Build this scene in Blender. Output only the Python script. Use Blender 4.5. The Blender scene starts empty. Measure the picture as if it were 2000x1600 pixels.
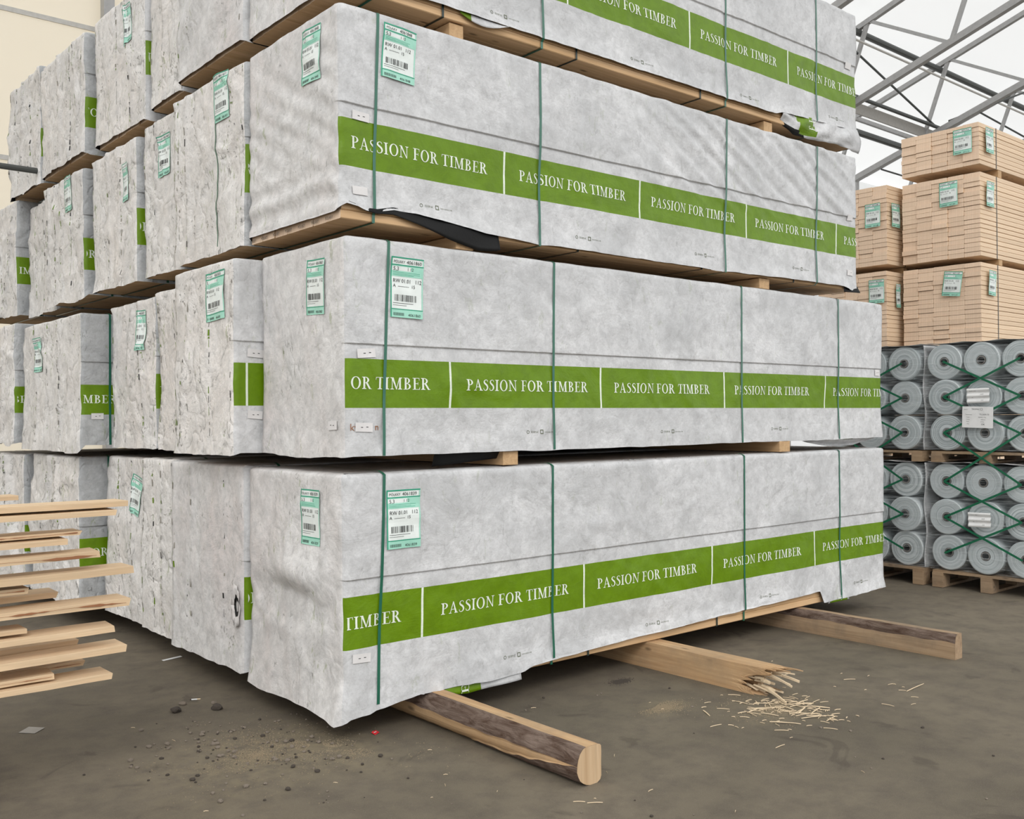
import bpy, bmesh, math, random
from mathutils import Vector, Matrix, noise, Euler

random.seed(7)
sc = bpy.context.scene
COL = sc.collection

# ------------------------------------------------------------------ camera
F = 1928.0                                   # focal length in pixels of the 2000 px wide frame
fw = Vector((.6457, .7636, 0)).normalized(); rt = Vector((fw.y, -fw.x, 0)); up = Vector((0, 0, 1))
pit = math.radians(.395); rol = math.radians(.41)
f2 = fw*math.cos(pit) + up*math.sin(pit); u2 = up*math.cos(pit) - fw*math.sin(pit)
r3 = rt*math.cos(rol) - u2*math.sin(rol); u3 = u2*math.cos(rol) + rt*math.sin(rol)
cd = bpy.data.cameras.new('camera'); cam = bpy.data.objects.new('camera', cd); COL.objects.link(cam)
cd.sensor_fit = 'HORIZONTAL'; cd.sensor_width = 36; cd.lens = F/2000*36; cd.clip_end = 500
M3 = Matrix((r3, u3, -f2)).transposed()
cam.matrix_world = Matrix.Translation((-2.529, -4.252, 1.61)) @ M3.to_4x4()
sc.camera = cam

# ------------------------------------------------------------------ daylight
w = bpy.data.worlds.new('overcast'); sc.world = w; w.use_nodes = True
wn = w.node_tree.nodes; wl = w.node_tree.links
bg = wn['Background']
tc = wn.new('ShaderNodeTexCoord'); sp = wn.new('ShaderNodeSeparateXYZ'); cr = wn.new('ShaderNodeValToRGB')
wl.new(tc.outputs['Generated'], sp.inputs[0]); wl.new(sp.outputs['Z'], cr.inputs[0])
cr.color_ramp.elements[0].position = .0; cr.color_ramp.elements[0].color = (.64, .655, .67, 1)
cr.color_ramp.elements[1].position = .6; cr.color_ramp.elements[1].color = (.98, .985, .985, 1)
wl.new(cr.outputs[0], bg.inputs['Color']); bg.inputs['Strength'].default_value = 1.9
sd = bpy.data.lights.new('hazy_sun', 'SUN'); sd.energy = 1.15; sd.angle = math.radians(22); sd.color = (1, .98, .95)
so = bpy.data.objects.new('hazy_sun', sd); COL.objects.link(so)
so.rotation_euler = Vector((.55, .75, -.75)).to_track_quat('-Z', 'Y').to_euler()
sc.view_settings.view_transform = 'Standard'; sc.view_settings.look = 'None'
sc.view_settings.gamma = 1; sc.view_settings.use_curve_mapping = False
sc.view_settings.exposure = 0.0
sc.cycles.use_denoising = True
sc.cycles.max_bounces = 8; sc.cycles.transparent_max_bounces = 12
sc.cycles.sample_clamp_indirect = 6

# ------------------------------------------------------------------ node helpers
def srgb(r, g, b):
    f = lambda c: (c/255/12.92) if c/255 <= .04045 else ((c/255+.055)/1.055)**2.4
    return (f(r), f(g), f(b), 1)

class NT:
    def __init__(s, name):
        s.m = bpy.data.materials.new(name); s.m.use_nodes = True
        s.t = s.m.node_tree; s.n = s.t.nodes; s.l = s.t.links
        s.b = s.n['Principled BSDF']; s.out = s.n['Material Output']
        s.tc = s.n.new('ShaderNodeTexCoord')
    def mapping(s, scale=(1, 1, 1), src='Object', rot=(0, 0, 0)):
        m = s.n.new('ShaderNodeMapping'); m.inputs['Scale'].default_value = scale; m.inputs['Rotation'].default_value = rot
        s.l.new(s.tc.outputs[src], m.inputs[0]); return m.outputs[0]
    def noise(s, vec, scale=5, detail=4, rough=.55, dist=0):
        n = s.n.new('ShaderNodeTexNoise'); n.inputs['Scale'].default_value = scale; n.inputs['Detail'].default_value = detail
        n.inputs['Roughness'].default_value = rough; n.inputs['Distortion'].default_value = dist
        s.l.new(vec, n.inputs['Vector']); return n.outputs['Fac']
    def voro(s, vec, scale=5, feature='DISTANCE_TO_EDGE'):
        n = s.n.new('ShaderNodeTexVoronoi'); n.feature = feature; n.inputs['Scale'].default_value = scale
        s.l.new(vec, n.inputs['Vector']); return n.outputs['Distance']
    def ramp(s, fac, stops):
        r = s.n.new('ShaderNodeValToRGB'); e = r.color_ramp.elements
        while len(e) < len(stops): e.new(.5)
        for i, (p, c) in enumerate(stops):
            e[i].position = p; e[i].color = c if isinstance(c, tuple) else (c, c, c, 1)
        s.l.new(fac, r.inputs[0]); return r.outputs[0]
    def mix(s, fac, a, b, mode='MIX'):
        m = s.n.new('ShaderNodeMix'); m.data_type = 'RGBA'; m.blend_type = mode
        for sock, v in ((m.inputs['Factor'], fac), (m.inputs['A'], a), (m.inputs['B'], b)):
            if isinstance(v, (int, float)): sock.default_value = v
            elif isinstance(v, tuple): sock.default_value = v
            else: s.l.new(v, sock)
        return m.outputs['Result']
    def math(s, op, a, b=0.0):
        m = s.n.new('ShaderNodeMath'); m.operation = op
        for i, v in enumerate((a, b)):
            if isinstance(v, (int, float)): m.inputs[i].default_value = v
            else: s.l.new(v, m.inputs[i])
        return m.outputs[0]
    def bump(s, h, strength=.3, dist=.01, prev=None):
        b = s.n.new('ShaderNodeBump'); b.inputs['Strength'].default_value = strength; b.inputs['Distance'].default_value = dist
        s.l.new(h, b.inputs['Height'])
        if prev is not None: s.l.new(prev, b.inputs['Normal'])
        return b.outputs[0]
    def set(s, color=None, rough=.6, normal=None, metal=0, spec=.5):
        if color is not None:
            if isinstance(color, tuple): s.b.inputs['Base Color'].default_value = color
            else: s.l.new(color, s.b.inputs['Base Color'])
        if isinstance(rough, (int, float)): s.b.inputs['Roughness'].default_value = rough
        else: s.l.new(rough, s.b.inputs['Roughness'])
        s.b.inputs['Metallic'].default_value = metal; s.b.inputs['Specular IOR Level'].default_value = spec
        if normal is not None: s.l.new(normal, s.b.inputs['Normal'])
        return s.m

def world_vec(t, scale=(1, 1, 1)):
    g = t.n.new('ShaderNodeNewGeometry'); m = t.n.new('ShaderNodeMapping'); m.inputs['Scale'].default_value = scale
    t.l.new(g.outputs['Position'], m.inputs[0]); return m.outputs[0]

def wrap_mat(name, base, dirt, dirt_amt, speck, crease, tint=None, line=True, black_inside=True, cracks=.12):
    t = NT(name); v = world_vec(t)
    n1 = t.noise(v, 2.2, 7, .62, .6); n2 = t.noise(v, 14, 6, .7, .3); n3 = t.noise(v, 70, 4, .7)
    c = t.mix(t.ramp(n1, [(.36, 0.0), (.72, 1.0)]), base, dirt)
    if tint:
        nt = t.noise(world_vec(t, (1, 1, .6)), 1.3, 5, .6, 1.0)
        c = t.mix(t.ramp(nt, [(.45, 0.0), (.7, .8)]), c, tint)
    sm = t.ramp(n2, [(.40, 0.0), (.68, dirt_amt)])
    c = t.mix(sm, c, tuple(x*.55 for x in base[:3])+(1,))
    c = t.mix(t.ramp(n3, [(.45, 0.0), (.75, .35)]), c, tuple(x*.6 for x in base[:3])+(1,))
    n5 = t.noise(world_vec(t, (1.0, 1.0, 1.8)), 33, 5, .72, .4)
    c = t.mix(t.ramp(n5, [(.52, 0.0), (.72, .5)]), c, tuple(x*.62 for x in base[:3])+(1,))
    if speck:
        vs = world_vec(t, (1, 1, .45))
        a = t.noise(vs, 26, 5, .75, .8); b = t.noise(v, 2.7, 3, .6)
        m1 = t.math('MULTIPLY', t.ramp(a, [(.60, 0.0), (.64, 1.0)]), t.ramp(b, [(.5, 0.0), (.58, 1.0)]))
        c = t.mix(t.math('MULTIPLY', m1, speck), c, (.045, .042, .03, 1))
        a2 = t.noise(world_vec(t, (1, 1.0, .35)), 21, 4, .75, .9); b2 = t.noise(world_vec(t, (1.7, 1.7, .5)), 3.1, 2, .5)
        m2 = t.math('MULTIPLY', t.ramp(a2, [(.60, 0.0), (.63, 1.0)]), t.ramp(b2, [(.54, 0.0), (.58, 1.0)]))
        c = t.mix(t.math('MULTIPLY', m2, speck*.8), c, (.19, .25, .05, 1))
    if black_inside:
        g = t.n.new('ShaderNodeNewGeometry')
        c = t.mix(g.outputs['Backfacing'], c, (.012, .012, .013, 1))
    # crumple relief
    dv = t.n.new('ShaderNodeVectorMath'); dv.operation = 'ADD'
    nn = t.n.new('ShaderNodeTexNoise'); nn.inputs['Scale'].default_value = 3; nn.inputs['Detail'].default_value = 3; t.l.new(v, nn.inputs['Vector'])
    sc_ = t.n.new('ShaderNodeVectorMath'); sc_.operation = 'SCALE'; sc_.inputs['Scale'].default_value = .5
    t.l.new(nn.outputs['Color'], sc_.inputs[0]); t.l.new(v, dv.inputs[0]); t.l.new(sc_.outputs[0], dv.inputs[1])
    mz = t.n.new('ShaderNodeMapping'); mz.inputs['Scale'].default_value = (1, 1, .42); t.l.new(dv.outputs[0], mz.inputs[0])
    vo = t.voro(mz.outputs[0], 4.2); cre = t.ramp(vo, [(0.0, 0.0), (.09, 1.0)])
    vo2 = t.voro(mz.outputs[0], 10); cre2 = t.ramp(vo2, [(0.0, 0.0), (.12, 1.0)])
    if cracks:
        cm = t.math('MULTIPLY', t.ramp(vo, [(0.0, 1.0), (.022, 0.0)]), t.ramp(n2, [(.48, 0.0), (.56, cracks)]))
        c = t.mix(cm, c, (.10, .095, .08, 1))
    nb = t.bump(cre, .5*crease, .008)
    nb = t.bump(cre2, .22*crease, .004, nb)
    nb = t.bump(n1, .8, .02*crease+.015, nb)
    nb = t.bump(n2, .6, .006+.002*crease, nb)
    if line:                                                   # horizontal weave of the cover
        lv = t.noise(world_vec(t, (1.2, 1.2, 60)), 3, 2, .5)
        nb = t.bump(lv, .22, .002, nb)
    nb = t.bump(t.noise(v, 160, 3, .6), .3, .0015, nb)
    return t.set(c, .52, nb, spec=.35)

M = {}
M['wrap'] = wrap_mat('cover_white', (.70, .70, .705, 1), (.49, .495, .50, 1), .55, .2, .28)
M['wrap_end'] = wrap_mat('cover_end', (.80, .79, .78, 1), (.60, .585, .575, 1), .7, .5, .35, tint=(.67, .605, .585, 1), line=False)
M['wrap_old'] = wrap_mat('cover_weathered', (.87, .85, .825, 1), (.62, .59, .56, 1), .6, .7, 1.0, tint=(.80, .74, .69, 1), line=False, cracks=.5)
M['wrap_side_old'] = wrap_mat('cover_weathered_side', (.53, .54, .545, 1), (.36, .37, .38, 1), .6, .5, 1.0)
def print_mat(name, col, amt=.25, rough=.42, inside=False):
    t = NT(name); v = world_vec(t)
    n2 = t.noise(v, 11, 6, .7, .3)
    c = t.mix(t.ramp(n2, [(.42, 0.0), (.75, amt)]), col, tuple(x*.5 for x in col[:3])+(1,))
    if inside:
        g = t.n.new('ShaderNodeNewGeometry'); c = t.mix(g.outputs['Backfacing'], c, (.012, .012, .013, 1))
    nb = t.bump(t.noise(v, 2.2, 7, .62, .6), .6, .02); nb = t.bump(n2, .45, .006, nb)
    nb = t.bump(t.noise(world_vec(t, (1.2, 1.2, 60)), 3, 2, .5), .2, .002, nb)
    return t.set(c, rough, nb, spec=.3)
M['green'] = print_mat('print_green', (.13, .24, .001, 1), .45, inside=True)
M['letter'] = print_mat('print_letter', (.78, .83, .72, 1), .35)
M['ink'] = print_mat('print_ink', (.10, .12, .06, 1), .2)

def wood_mat(name, c1, c2, axis=0, scale=1.0, rough=.65, rings=True, random_tone=.0, knots=True, dirt=None):
    t = NT(name)
    s = [28*scale]*3; s[axis] = 1.3*scale
    v = t.mapping(tuple(s)); n = t.noise(v, 1.0, 5, .6, .8)
    c = t.mix(t.ramp(n, [(.32, 0.0), (.68, 1.0)]), c1, c2)
    s2 = [90*scale]*3; s2[axis] = 2
    n2 = t.noise(t.mapping(tuple(s2)), 1.0, 3, .6)
    c = t.mix(t.ramp(n2, [(.5, 0.0), (.75, .35)]), c, tuple(x*.55 for x in c2[:3])+(1,))
    if knots:
        s3 = [9*scale]*3; s3[axis] = 3.2*scale
        vk = t.voro(t.mapping(tuple(s3)), 1.0, 'F1')
        c = t.mix(t.ramp(vk, [(.05, .85), (.13, 0.0)]), c, tuple(x*.28 for x in c2[:3])+(1,))
    if dirt:
        nd = t.noise(t.mapping((3, 3, 3)), 1, 5, .65)
        c = t.mix(t.ramp(nd, [(.45, 0.0), (.7, .7)]), c, dirt)
    if random_tone:
        oi = t.n.new('ShaderNodeObjectInfo')
        c = t.mix(t.ramp(oi.outputs['Random'], [(0.0, 0.0), (1.0, random_tone)]), c, tuple(x*.5 for x in c2[:3])+(1,))
    nb = t.bump(n2, .35, .002)
    return t.set(c, rough, nb, spec=.25)
M['pine'] = wood_mat('pine_sawn', (.74, .50, .29, 1), (.58, .37, .19, 1), random_tone=.15)
M['pine_y'] = wood_mat('pine_sawn_cross', (.60, .40, .22, 1), (.46, .29, .15, 1), axis=1)
M['pine_end'] = wood_mat('pine_end_grain', (.90, .69, .52, 1), (.80, .59, .42, 1), axis=2, scale=.7, random_tone=.22, knots=False)
M['pine_board'] = wood_mat('pine_board', (.86, .67, .48, 1), (.76, .56, .38, 1), random_tone=.22)
M['pine_light'] = wood_mat('pine_fresh', (.78, .60, .40, 1), (.66, .47, .29, 1), random_tone=.25)
M['pine_old'] = wood_mat('pine_used', (.42, .30, .19, 1), (.30, .20, .12, 1), axis=1, dirt=(.16, .13, .10, 1))
M['log_sawn'] = wood_mat('log_sawn', (.58, .39, .22, 1), (.44, .27, .14, 1), axis=1, dirt=(.34, .24, .15, 1))
M['log_end'] = wood_mat('log_end', (.60, .44, .28, 1), (.44, .29, .16, 1), axis=2, scale=.8, knots=False)
t = NT('bark'); v = t.mapping((20, 4, 20)); n = t.noise(v, 1.4, 6, .7, .7); n2 = t.noise(t.mapping((9, 5, 9)), 3, 5, .7)
M['bark'] = t.set(t.mix(t.ramp(n, [(.35, 0.0), (.65, 1.0)]), (.075, .045, .032, 1), (.22, .165, .135, 1)), .9, t.bump(n, .9, .012, t.bump(n2, .7, .01)), spec=.15)

t = NT('asphalt'); v = t.mapping((1, 1, 1))
n1 = t.noise(v, .55, 6, .6, .5); n2 = t.noise(v, 6, 6, .65); n3 = t.noise(v, 120, 4, .7)
c = t.mix(t.ramp(n1, [(.35, 0.0), (.68, 1.0)]), (.110, .093, .068, 1), (.178, .150, .110, 1))
c = t.mix(t.ramp(n2, [(.42, 0.0), (.7, .55)]), c, (.075, .062, .052, 1))
c = t.mix(t.ramp(n3, [(.55, 0.0), (.75, .4)]), c, (.20, .175, .15, 1))
n4 = t.noise(v, 330, 2, .5)
c = t.mix(t.ramp(n4, [(.62, 0.0), (.69, .65)]), c, (.27, .24, .2, 1))
nd = t.noise(v, 9, 6, .7, .4)
for cx_, cy_, rx_, ry_, am_ in ((-.42, .12, .75, .62, .75), (-.05, -.05, .25, .6, .5), (2.05, -1.05, .5, .35, .55), (1.62, -.62, .28, .18, .6), (-.9, -.5, .5, .5, .3)):
    mp_ = t.n.new('ShaderNodeMapping'); mp_.inputs['Location'].default_value = (-cx_/rx_, -cy_/ry_, 0); mp_.inputs['Scale'].default_value = (1/rx_, 1/ry_, 0)
    t.l.new(t.tc.outputs['Object'], mp_.inputs[0]); ln_ = t.n.new('ShaderNodeVectorMath'); ln_.operation = 'LENGTH'; t.l.new(mp_.outputs[0], ln_.inputs[0])
    mk_ = t.math('MULTIPLY', t.ramp(ln_.outputs['Value'], [(.1, am_), (1.0, 0.0)]), t.ramp(nd, [(.38, 0.0), (.62, 1.0)]))
    c = t.mix(mk_, c, (.235, .195, .125, 1))
vp = t.mapping((1, 1, 1)); n5 = t.noise(vp, 2.4, 4, .6, 1.0)
c = t.mix(t.ramp(n5, [(.62, 0.0), (.68, .35)]), c, (.045, .036, .03, 1))
nb = t.bump(n3, .35, .004); nb = t.bump(n4, .3, .003, nb); nb = t.bump(n2, .2, .01, nb)
M['asphalt'] = t.set(c, .85, nb, spec=.25)

def plain(name, col, rough=.5, metal=0, spec=.5, bump=0):
    t = NT(name); nb = None
    n = t.noise(t.mapping((1, 1, 1)), 9, 5, .6)
    c = t.mix(t.ramp(n, [(.4, 0.0), (.75, .35)]), col, tuple(x*.6 for x in col[:3])+(1,))
    if bump: nb = t.bump(t.noise(t.mapping((1, 1, 1)), 40, 4, .6), bump, .004)
    return t.set(c, rough, nb, metal, spec)
M['strap'] = plain('strap_green', (.012, .125, .075, 1), .28, spec=.7)
M['strap_roll'] = plain('strap_green_matt', (.006, .13, .06, 1), .4)
M['inner_strap'] = plain('strap_dark', (.012, .03, .026, 1), .4)
M['steel'] = plain('galvanised_steel', (.44, .435, .43, 1), .5, .15)
M['steel_dark'] = plain('dark_steel', (.085, .09, .085, 1), .5, .1)
M['bark_red'] = plain('bark_streak', (.30, .13, .06, 1), .9)
M['smudge'] = plain('dirt_smudge', (.30, .28, .24, 1), .85)
M['paper_grey'] = plain('paper_grey', (.30, .28, .25, 1), .8)
M['paper'] = plain('paper_white', (.80, .80, .79, 1), .7)
M['staple_card'] = plain('card_white', (.72, .70, .69, 1), .75)
M['mint'] = plain('label_mint', (.36, .70, .56, 1), .45)
M['label_green'] = plain('label_green', (.03, .33, .20, 1), .45)
M['label_white'] = plain('label_white', (.80, .85, .82, 1), .45)
M['label_black'] = plain('label_black', (.02, .02, .02, 1), .6)
M['black_film'] = plain('black_film', (.006, .006, .006, 1), .6, spec=.25, bump=.3)
M['stone'] = plain('stone', (.20, .165, .13, 1), .9, bump=.4)
M['stone_dark'] = plain('stone_dark', (.06, .048, .038, 1), .95, bump=.4)
M['splinter'] = plain('splinter', (.66, .52, .35, 1), .8)
M['red'] = plain('red_foil', (.62, .03, .04, 1), .35)
M['roll_core'] = plain('roll_core', (.16, .145, .13, 1), .8)

t = NT('roll_side'); v = t.mapping((1, 1, 1))
sx = t.n.new('ShaderNodeSeparateXYZ'); t.l.new(v, sx.inputs[0])
rad = t.math('SQRT', t.math('ADD', t.math('POWER', sx.outputs['Y'], 2.0), t.math('POWER', sx.outputs['Z'], 2.0)))
cmb = t.n.new('ShaderNodeCombineXYZ'); t.l.new(rad, cmb.inputs[0])
oi = t.n.new('ShaderNodeObjectInfo'); t.l.new(t.math('MULTIPLY', oi.outputs['Random'], 20), cmb.inputs[1])
rn = t.noise(cmb.outputs[0], 95, 3, .7)
c = t.mix(t.ramp(rn, [(.36, 0.0), (.60, 1.0)]), (.30, .345, .355, 1), (.60, .645, .655, 1))
M['roll'] = t.set(c, .42, t.bump(rn, .5, .004), spec=.5)

def membrane(name, col, trans, amount, bumpy=True):
    t = NT(name)
    n = t.noise(t.mapping((.15, .15, .15)), 1.2, 4, .6)
    c = t.mix(t.ramp(n, [(.35, 0.0), (.7, .22)]), col, tuple(x*.86 for x in col[:3])+(1,))
    d = t.n.new('ShaderNodeBsdfDiffuse'); tr = t.n.new('ShaderNodeBsdfTranslucent'); mx = t.n.new('ShaderNodeMixShader')
    t.l.new(c, d.inputs['Color']); tr.inputs['Color'].default_value = trans; mx.inputs[0].default_value = amount
    t.l.new(d.outputs[0], mx.inputs[1]); t.l.new(tr.outputs[0], mx.inputs[2]); t.l.new(mx.outputs[0], t.out.inputs[0])
    return t.m
M['roof_membrane'] = membrane('roof_membrane', (.88, .88, .88, 1), (.93, .935, .93, 1), .42)
M['wall_cream'] = membrane('wall_cream', (.90, .855, .76, 1), (.93, .875, .775, 1), .52)
M['wall_overexposed'] = membrane('wall_overexposed', (.9, .9, .9, 1), (.94, .94, .93, 1), .62)  # overexposure of the far walls put into a whiter, more translucent material
M['seam'] = plain('membrane_seam', (.62, .60, .56, 1), .7)
M['grey_strip'] = plain('grey_fabric', (.42, .40, .37, 1), .8)

t = NT('stretch_film')
n = t.noise(t.mapping((1, 2.5, 60)), 1.2, 3, .6, .4); n2 = t.noise(t.mapping((1, 5, 5)), 1.5, 4, .6, 1.5)
fac = t.math('ADD', t.ramp(n, [(.50, .0), (.75, .42)]), t.ramp(n2, [(.45, .02), (.75, .12)]))
tb = t.n.new('ShaderNodeBsdfTransparent'); mx = t.n.new('ShaderNodeMixShader')
t.set((.62, .66, .67, 1), .25, t.bump(n, .6, .01)); t.l.new(fac, mx.inputs[0])
t.l.new(tb.outputs[0], mx.inputs[1]); t.l.new(t.b.outputs[0], mx.inputs[2]); t.l.new(mx.outputs[0], t.out.inputs[0])
M['film'] = t.m

# ------------------------------------------------------------------ object helpers
def link_mesh(name, verts, faces, mats, parent=None, fm=None, smooth=False, loc=None):
    me = bpy.data.meshes.new(name); me.from_pydata([tuple(v) for v in verts], [], faces)
    for m in (mats if isinstance(mats, (list, tuple)) else [mats]): me.materials.append(M[m] if isinstance(m, str) else m)
    if fm: me.polygons.foreach_set('material_index', fm)
    if smooth: me.polygons.foreach_set('use_smooth', [True]*len(me.polygons))
    me.update()
    o = bpy.data.objects.new(name, me); COL.objects.link(o)
    if parent: o.parent = parent
    if loc: o.location = loc
    return o
def empty(name, loc, label, cat, group=None, rz=0):
    o = bpy.data.objects.new(name, None); COL.objects.link(o); o.location = loc; o.rotation_euler = (0, 0, rz)
    o.empty_display_size = .1
    return tag(o, label, cat, group)
def tag(o, label, cat, group=None, kind=None):
    o['label'] = label; o['category'] = cat
    if group: o['group'] = group
    if kind: o['kind'] = kind
    return o
def struct(o): o['kind'] = 'structure'; return o

class MB:
    def __init__(s): s.v = []; s.f = []; s.m = []
    def add(s, vs, fs, mi=0):
        b = len(s.v); s.v += [tuple(v) for v in vs]; s.f += [tuple(b+i for i in f) for f in fs]; s.m += [mi]*len(fs)
    def box(s, x0, x1, y0, y1, z0, z1, mi=0, endmi=None, ch=0.0):
        if ch <= 0:
            vs = [(x, y, z) for x in (x0, x1) for y in (y0, y1) for z in (z0, z1)]
            fs = [(0, 1, 3, 2), (4, 6, 7, 5), (0, 4, 5, 1), (2, 3, 7, 6), (0, 2, 6, 4), (1, 5, 7, 3)]
            s.add(vs, fs, mi)
            if endmi is not None: s.m[-6] = endmi; s.m[-5] = endmi
            return
        # long bar along x with chamfered long edges
        pr = [(y0+ch, z0), (y1-ch, z0), (y1, z0+ch), (y1, z1-ch), (y1-ch, z1), (y0+ch, z1), (y0, z1-ch), (y0, z0+ch)]
        vs = [(x0, a, b) for a, b in pr]+[(x1, a, b) for a, b in pr]
        fs = [(i, i+8, (i+1) % 8+8, (i+1) % 8) for i in range(8)]
        s.add(vs, fs, mi); s.add([vs[i] for i in range(8)], [tuple(range(8))], mi if endmi is None else endmi)
        s.add([vs[i] for i in range(8, 16)], [tuple(reversed(range(8)))], mi if endmi is None else endmi)
    def tube(s, a, b, r, n=8, mi=0, r2=None, square=False):
        a = Vector(a); b = Vector(b); d = (b-a).normalized()
        h = Vector((0, 0, 1)) if abs(d.z) < .9 else Vector((1, 0, 0))
        p = d.cross(h).normalized(); q = d.cross(p); r2 = r if r2 is None else r2
        off = math.pi/4 if square else 0
        if square: n = 4
        ring = [p*math.cos(2*math.pi*i/n+off)+q*math.sin(2*math.pi*i/n+off) for i in range(n)]
        vs = [a+x*r for x in ring]+[b+x*r2 for x in ring]
        fs = [(i, (i+1) % n, (i+1) % n+n, i+n) for i in range(n)]+[tuple(reversed(range(n))), tuple(range(n, 2*n))]
        s.add(vs, fs, mi)
    def build(s, name, mats, parent=None, smooth=False, loc=None):
        return link_mesh(name, s.v, s.f, mats, parent, s.m, smooth, loc)

def nz(x, y, z): return noise.noise(Vector((x, y, z)))

# ------------------------------------------------------------------ serif capitals for the printed band
def arcq(cx, cy, ro, so_, ri, si, a0, a1, n=12):
    q = []
    for i in range(n):
        a = math.radians(a0+(a1-a0)*i/n); b = math.radians(a0+(a1-a0)*(i+1)/n)
        q.append(((cx+ro*math.cos(a), cy+so_*math.sin(a)), (cx+ro*math.cos(b), cy+so_*math.sin(b)),
                  (cx+ri*math.cos(b), cy+si*math.sin(b)), (cx+ri*math.cos(a), cy+si*math.sin(a))))
    return q
def rc(x0, x1, y0, y1): return [((x0, y0), (x1, y0), (x1, y1), (x0, y1))]
def qd(*p): return [p]
def serif(x0, x1, y, s0, s1):                 # foot (y=0) or head (y=1) serif bracketed to the stem s0..s1
    h = .04; k = 1 if y == 0 else -1
    out = rc(x0, x1, *(sorted((y, y+k*h))))
    out += [((x0+.02, y+k*h), (s0, y+k*h), (s0, y+k*.11), (s0-.005, y+k*.09))] if x0 < s0 else []
    out += [((s1, y+k*h), (x1-.02, y+k*h), (s1+.005, y+k*.09), (s1, y+k*.11))] if x1 > s1 else []
    return out
def spath(pts, ws):
    P = []; W = []
    for i in range(len(pts)-1):
        p0 = pts[max(i-1, 0)]; p1 = pts[i]; p2 = pts[i+1]; p3 = pts[min(i+2, len(pts)-1)]
        for k in range(3):
            u = k/3
            P.append(tuple(.5*((2*p1[j])+(-p0[j]+p2[j])*u+(2*p0[j]-5*p1[j]+4*p2[j]-p3[j])*u*u+(-p0[j]+3*p1[j]-3*p2[j]+p3[j])*u**3) for j in (0, 1)))
            W.append(ws[i]*(1-u)+ws[i+1]*u)
    P.append(pts[-1]); W.append(ws[-1]); L = []
    for i in range(len(P)):
        a = P[max(i-1, 0)]; b = P[min(i+1, len(P)-1)]; d = Vector((b[0]-a[0], b[1]-a[1])).normalized(); nrm = Vector((-d.y, d.x))
        L.append(((P[i][0]+nrm.x*W[i]/2, P[i][1]+nrm.y*W[i]/2), (P[i][0]-nrm.x*W[i]/2, P[i][1]-nrm.y*W[i]/2)))
    return [(L[i][0], L[i+1][0], L[i+1][1], L[i][1]) for i in range(len(L)-1)]
ST = rc(.10, .245, 0, 1)
GL = {
 'I': (.35, ST+serif(0, .345, 0, .10, .245)+serif(0, .345, 1, .10, .245)),
 'P': (.60, ST+serif(0, .36, 0, .10, .245)+serif(0, .25, 1, .10, .245)+arcq(.24, .735, .34, .265, .195, .22, -90, 90)),
 'A': (.76, qd((.085, 0), (.135, 0), (.40, .93), (.35, 1.0))+qd((.33, 1.02), (.41, 1.02), (.70, 0), (.545, 0))+rc(.20, .56, .31, .36)
        + serif(0, .23, 0, .085, .135)+serif(.46, .78, 0, .545, .70)),
 'S': (.50, spath([(.42, .80), (.385, .93), (.26, .975), (.125, .89), (.115, .73), (.24, .59), (.37, .46), (.425, .27), (.35, .09), (.21, .025), (.09, .08), (.055, .25)],
                  [.03, .05, .055, .085, .13, .15, .15, .13, .08, .055, .05, .03])),
 'O': (.78, arcq(.39, .5, .37, .52, .225, .465, 0, 360, 26)),
 'N': (.80, rc(.11, .165, 0, 1)+rc(.62, .675, 0, 1)+qd((.05, 1), (.215, 1), (.675, 0), (.62, -.02))+serif(0, .275, 0, .11, .165)+serif(0, .2, 1, .11, .165)+serif(.51, .79, 1, .62, .675)),
 'F': (.57, ST+serif(0, .36, 0, .10, .245)+rc(.0, .53, .955, 1)+qd((.50, .955), (.53, .76), (.55, .76), (.545, 1.0))+rc(.24, .44, .495, .54)+rc(.42, .45, .40, .64)),
 'E': (.60, ST+rc(.0, .55, .955, 1)+qd((.50, .955), (.53, .77), (.55, .77), (.55, 1.0))+rc(.24, .44, .495, .54)+rc(.42, .45, .40, .64)
        + rc(0, .56, 0, .045)+qd((.52, .045), (.575, 0), (.60, .24), (.575, .24))),
 'R': (.70, ST+serif(0, .35, 0, .10, .245)+serif(0, .25, 1, .10, .245)+arcq(.24, .745, .32, .255, .175, .21, -90, 90)+qd((.29, .50), (.44, .52), (.70, .0), (.55, 0))+rc(.56, .76, 0, .04)),
 'T': (.66, rc(.26, .405, 0, 1)+serif(.14, .52, 0, .26, .405)+rc(.02, .645, .955, 1)+qd((.0, .76), (.025, .76), (.06, .955), (.02, 1.0))+qd((.605, .955), (.64, .76), (.665, .76), (.645, 1.0))),
 'M': (.96, rc(.115, .17, 0, 1)+qd((.09, 1), (.25, 1), (.53, .04), (.45, .0))+qd((.45, .0), (.50, .0), (.76, 1), (.69, 1))+rc(.69, .835, 0, 1)
        + serif(0, .285, 0, .115, .17)+serif(.59, .94, 0, .69, .835)+serif(0, .2, 1, .115, .17)+serif(.72, .94, 1, .74, .835)),
 'B': (.65, ST+rc(0, .25, 0, .04)+rc(0, .25, .96, 1)+arcq(.24, .755, .28, .245, .14, .20, -90, 90)+arcq(.24, .265, .345, .265, .20, .22, -90, 90)),
 'C': (.66, arcq(.40, .5, .37, .52, .225, .465, 42, 318, 20)),
 'W': (1.0, qd((.02, 1), (.16, 1), (.36, 0), (.29, 0))+qd((.29, 0), (.34, 0), (.53, 1), (.48, 1))+qd((.45, 1), (.58, 1), (.76, 0), (.69, 0))+qd((.69, 0), (.74, 0), (.97, 1), (.91, 1))),
 '.': (.2, rc(.04, .15, 0, .11)),
}
GAP = .075; SPC = .30
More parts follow.
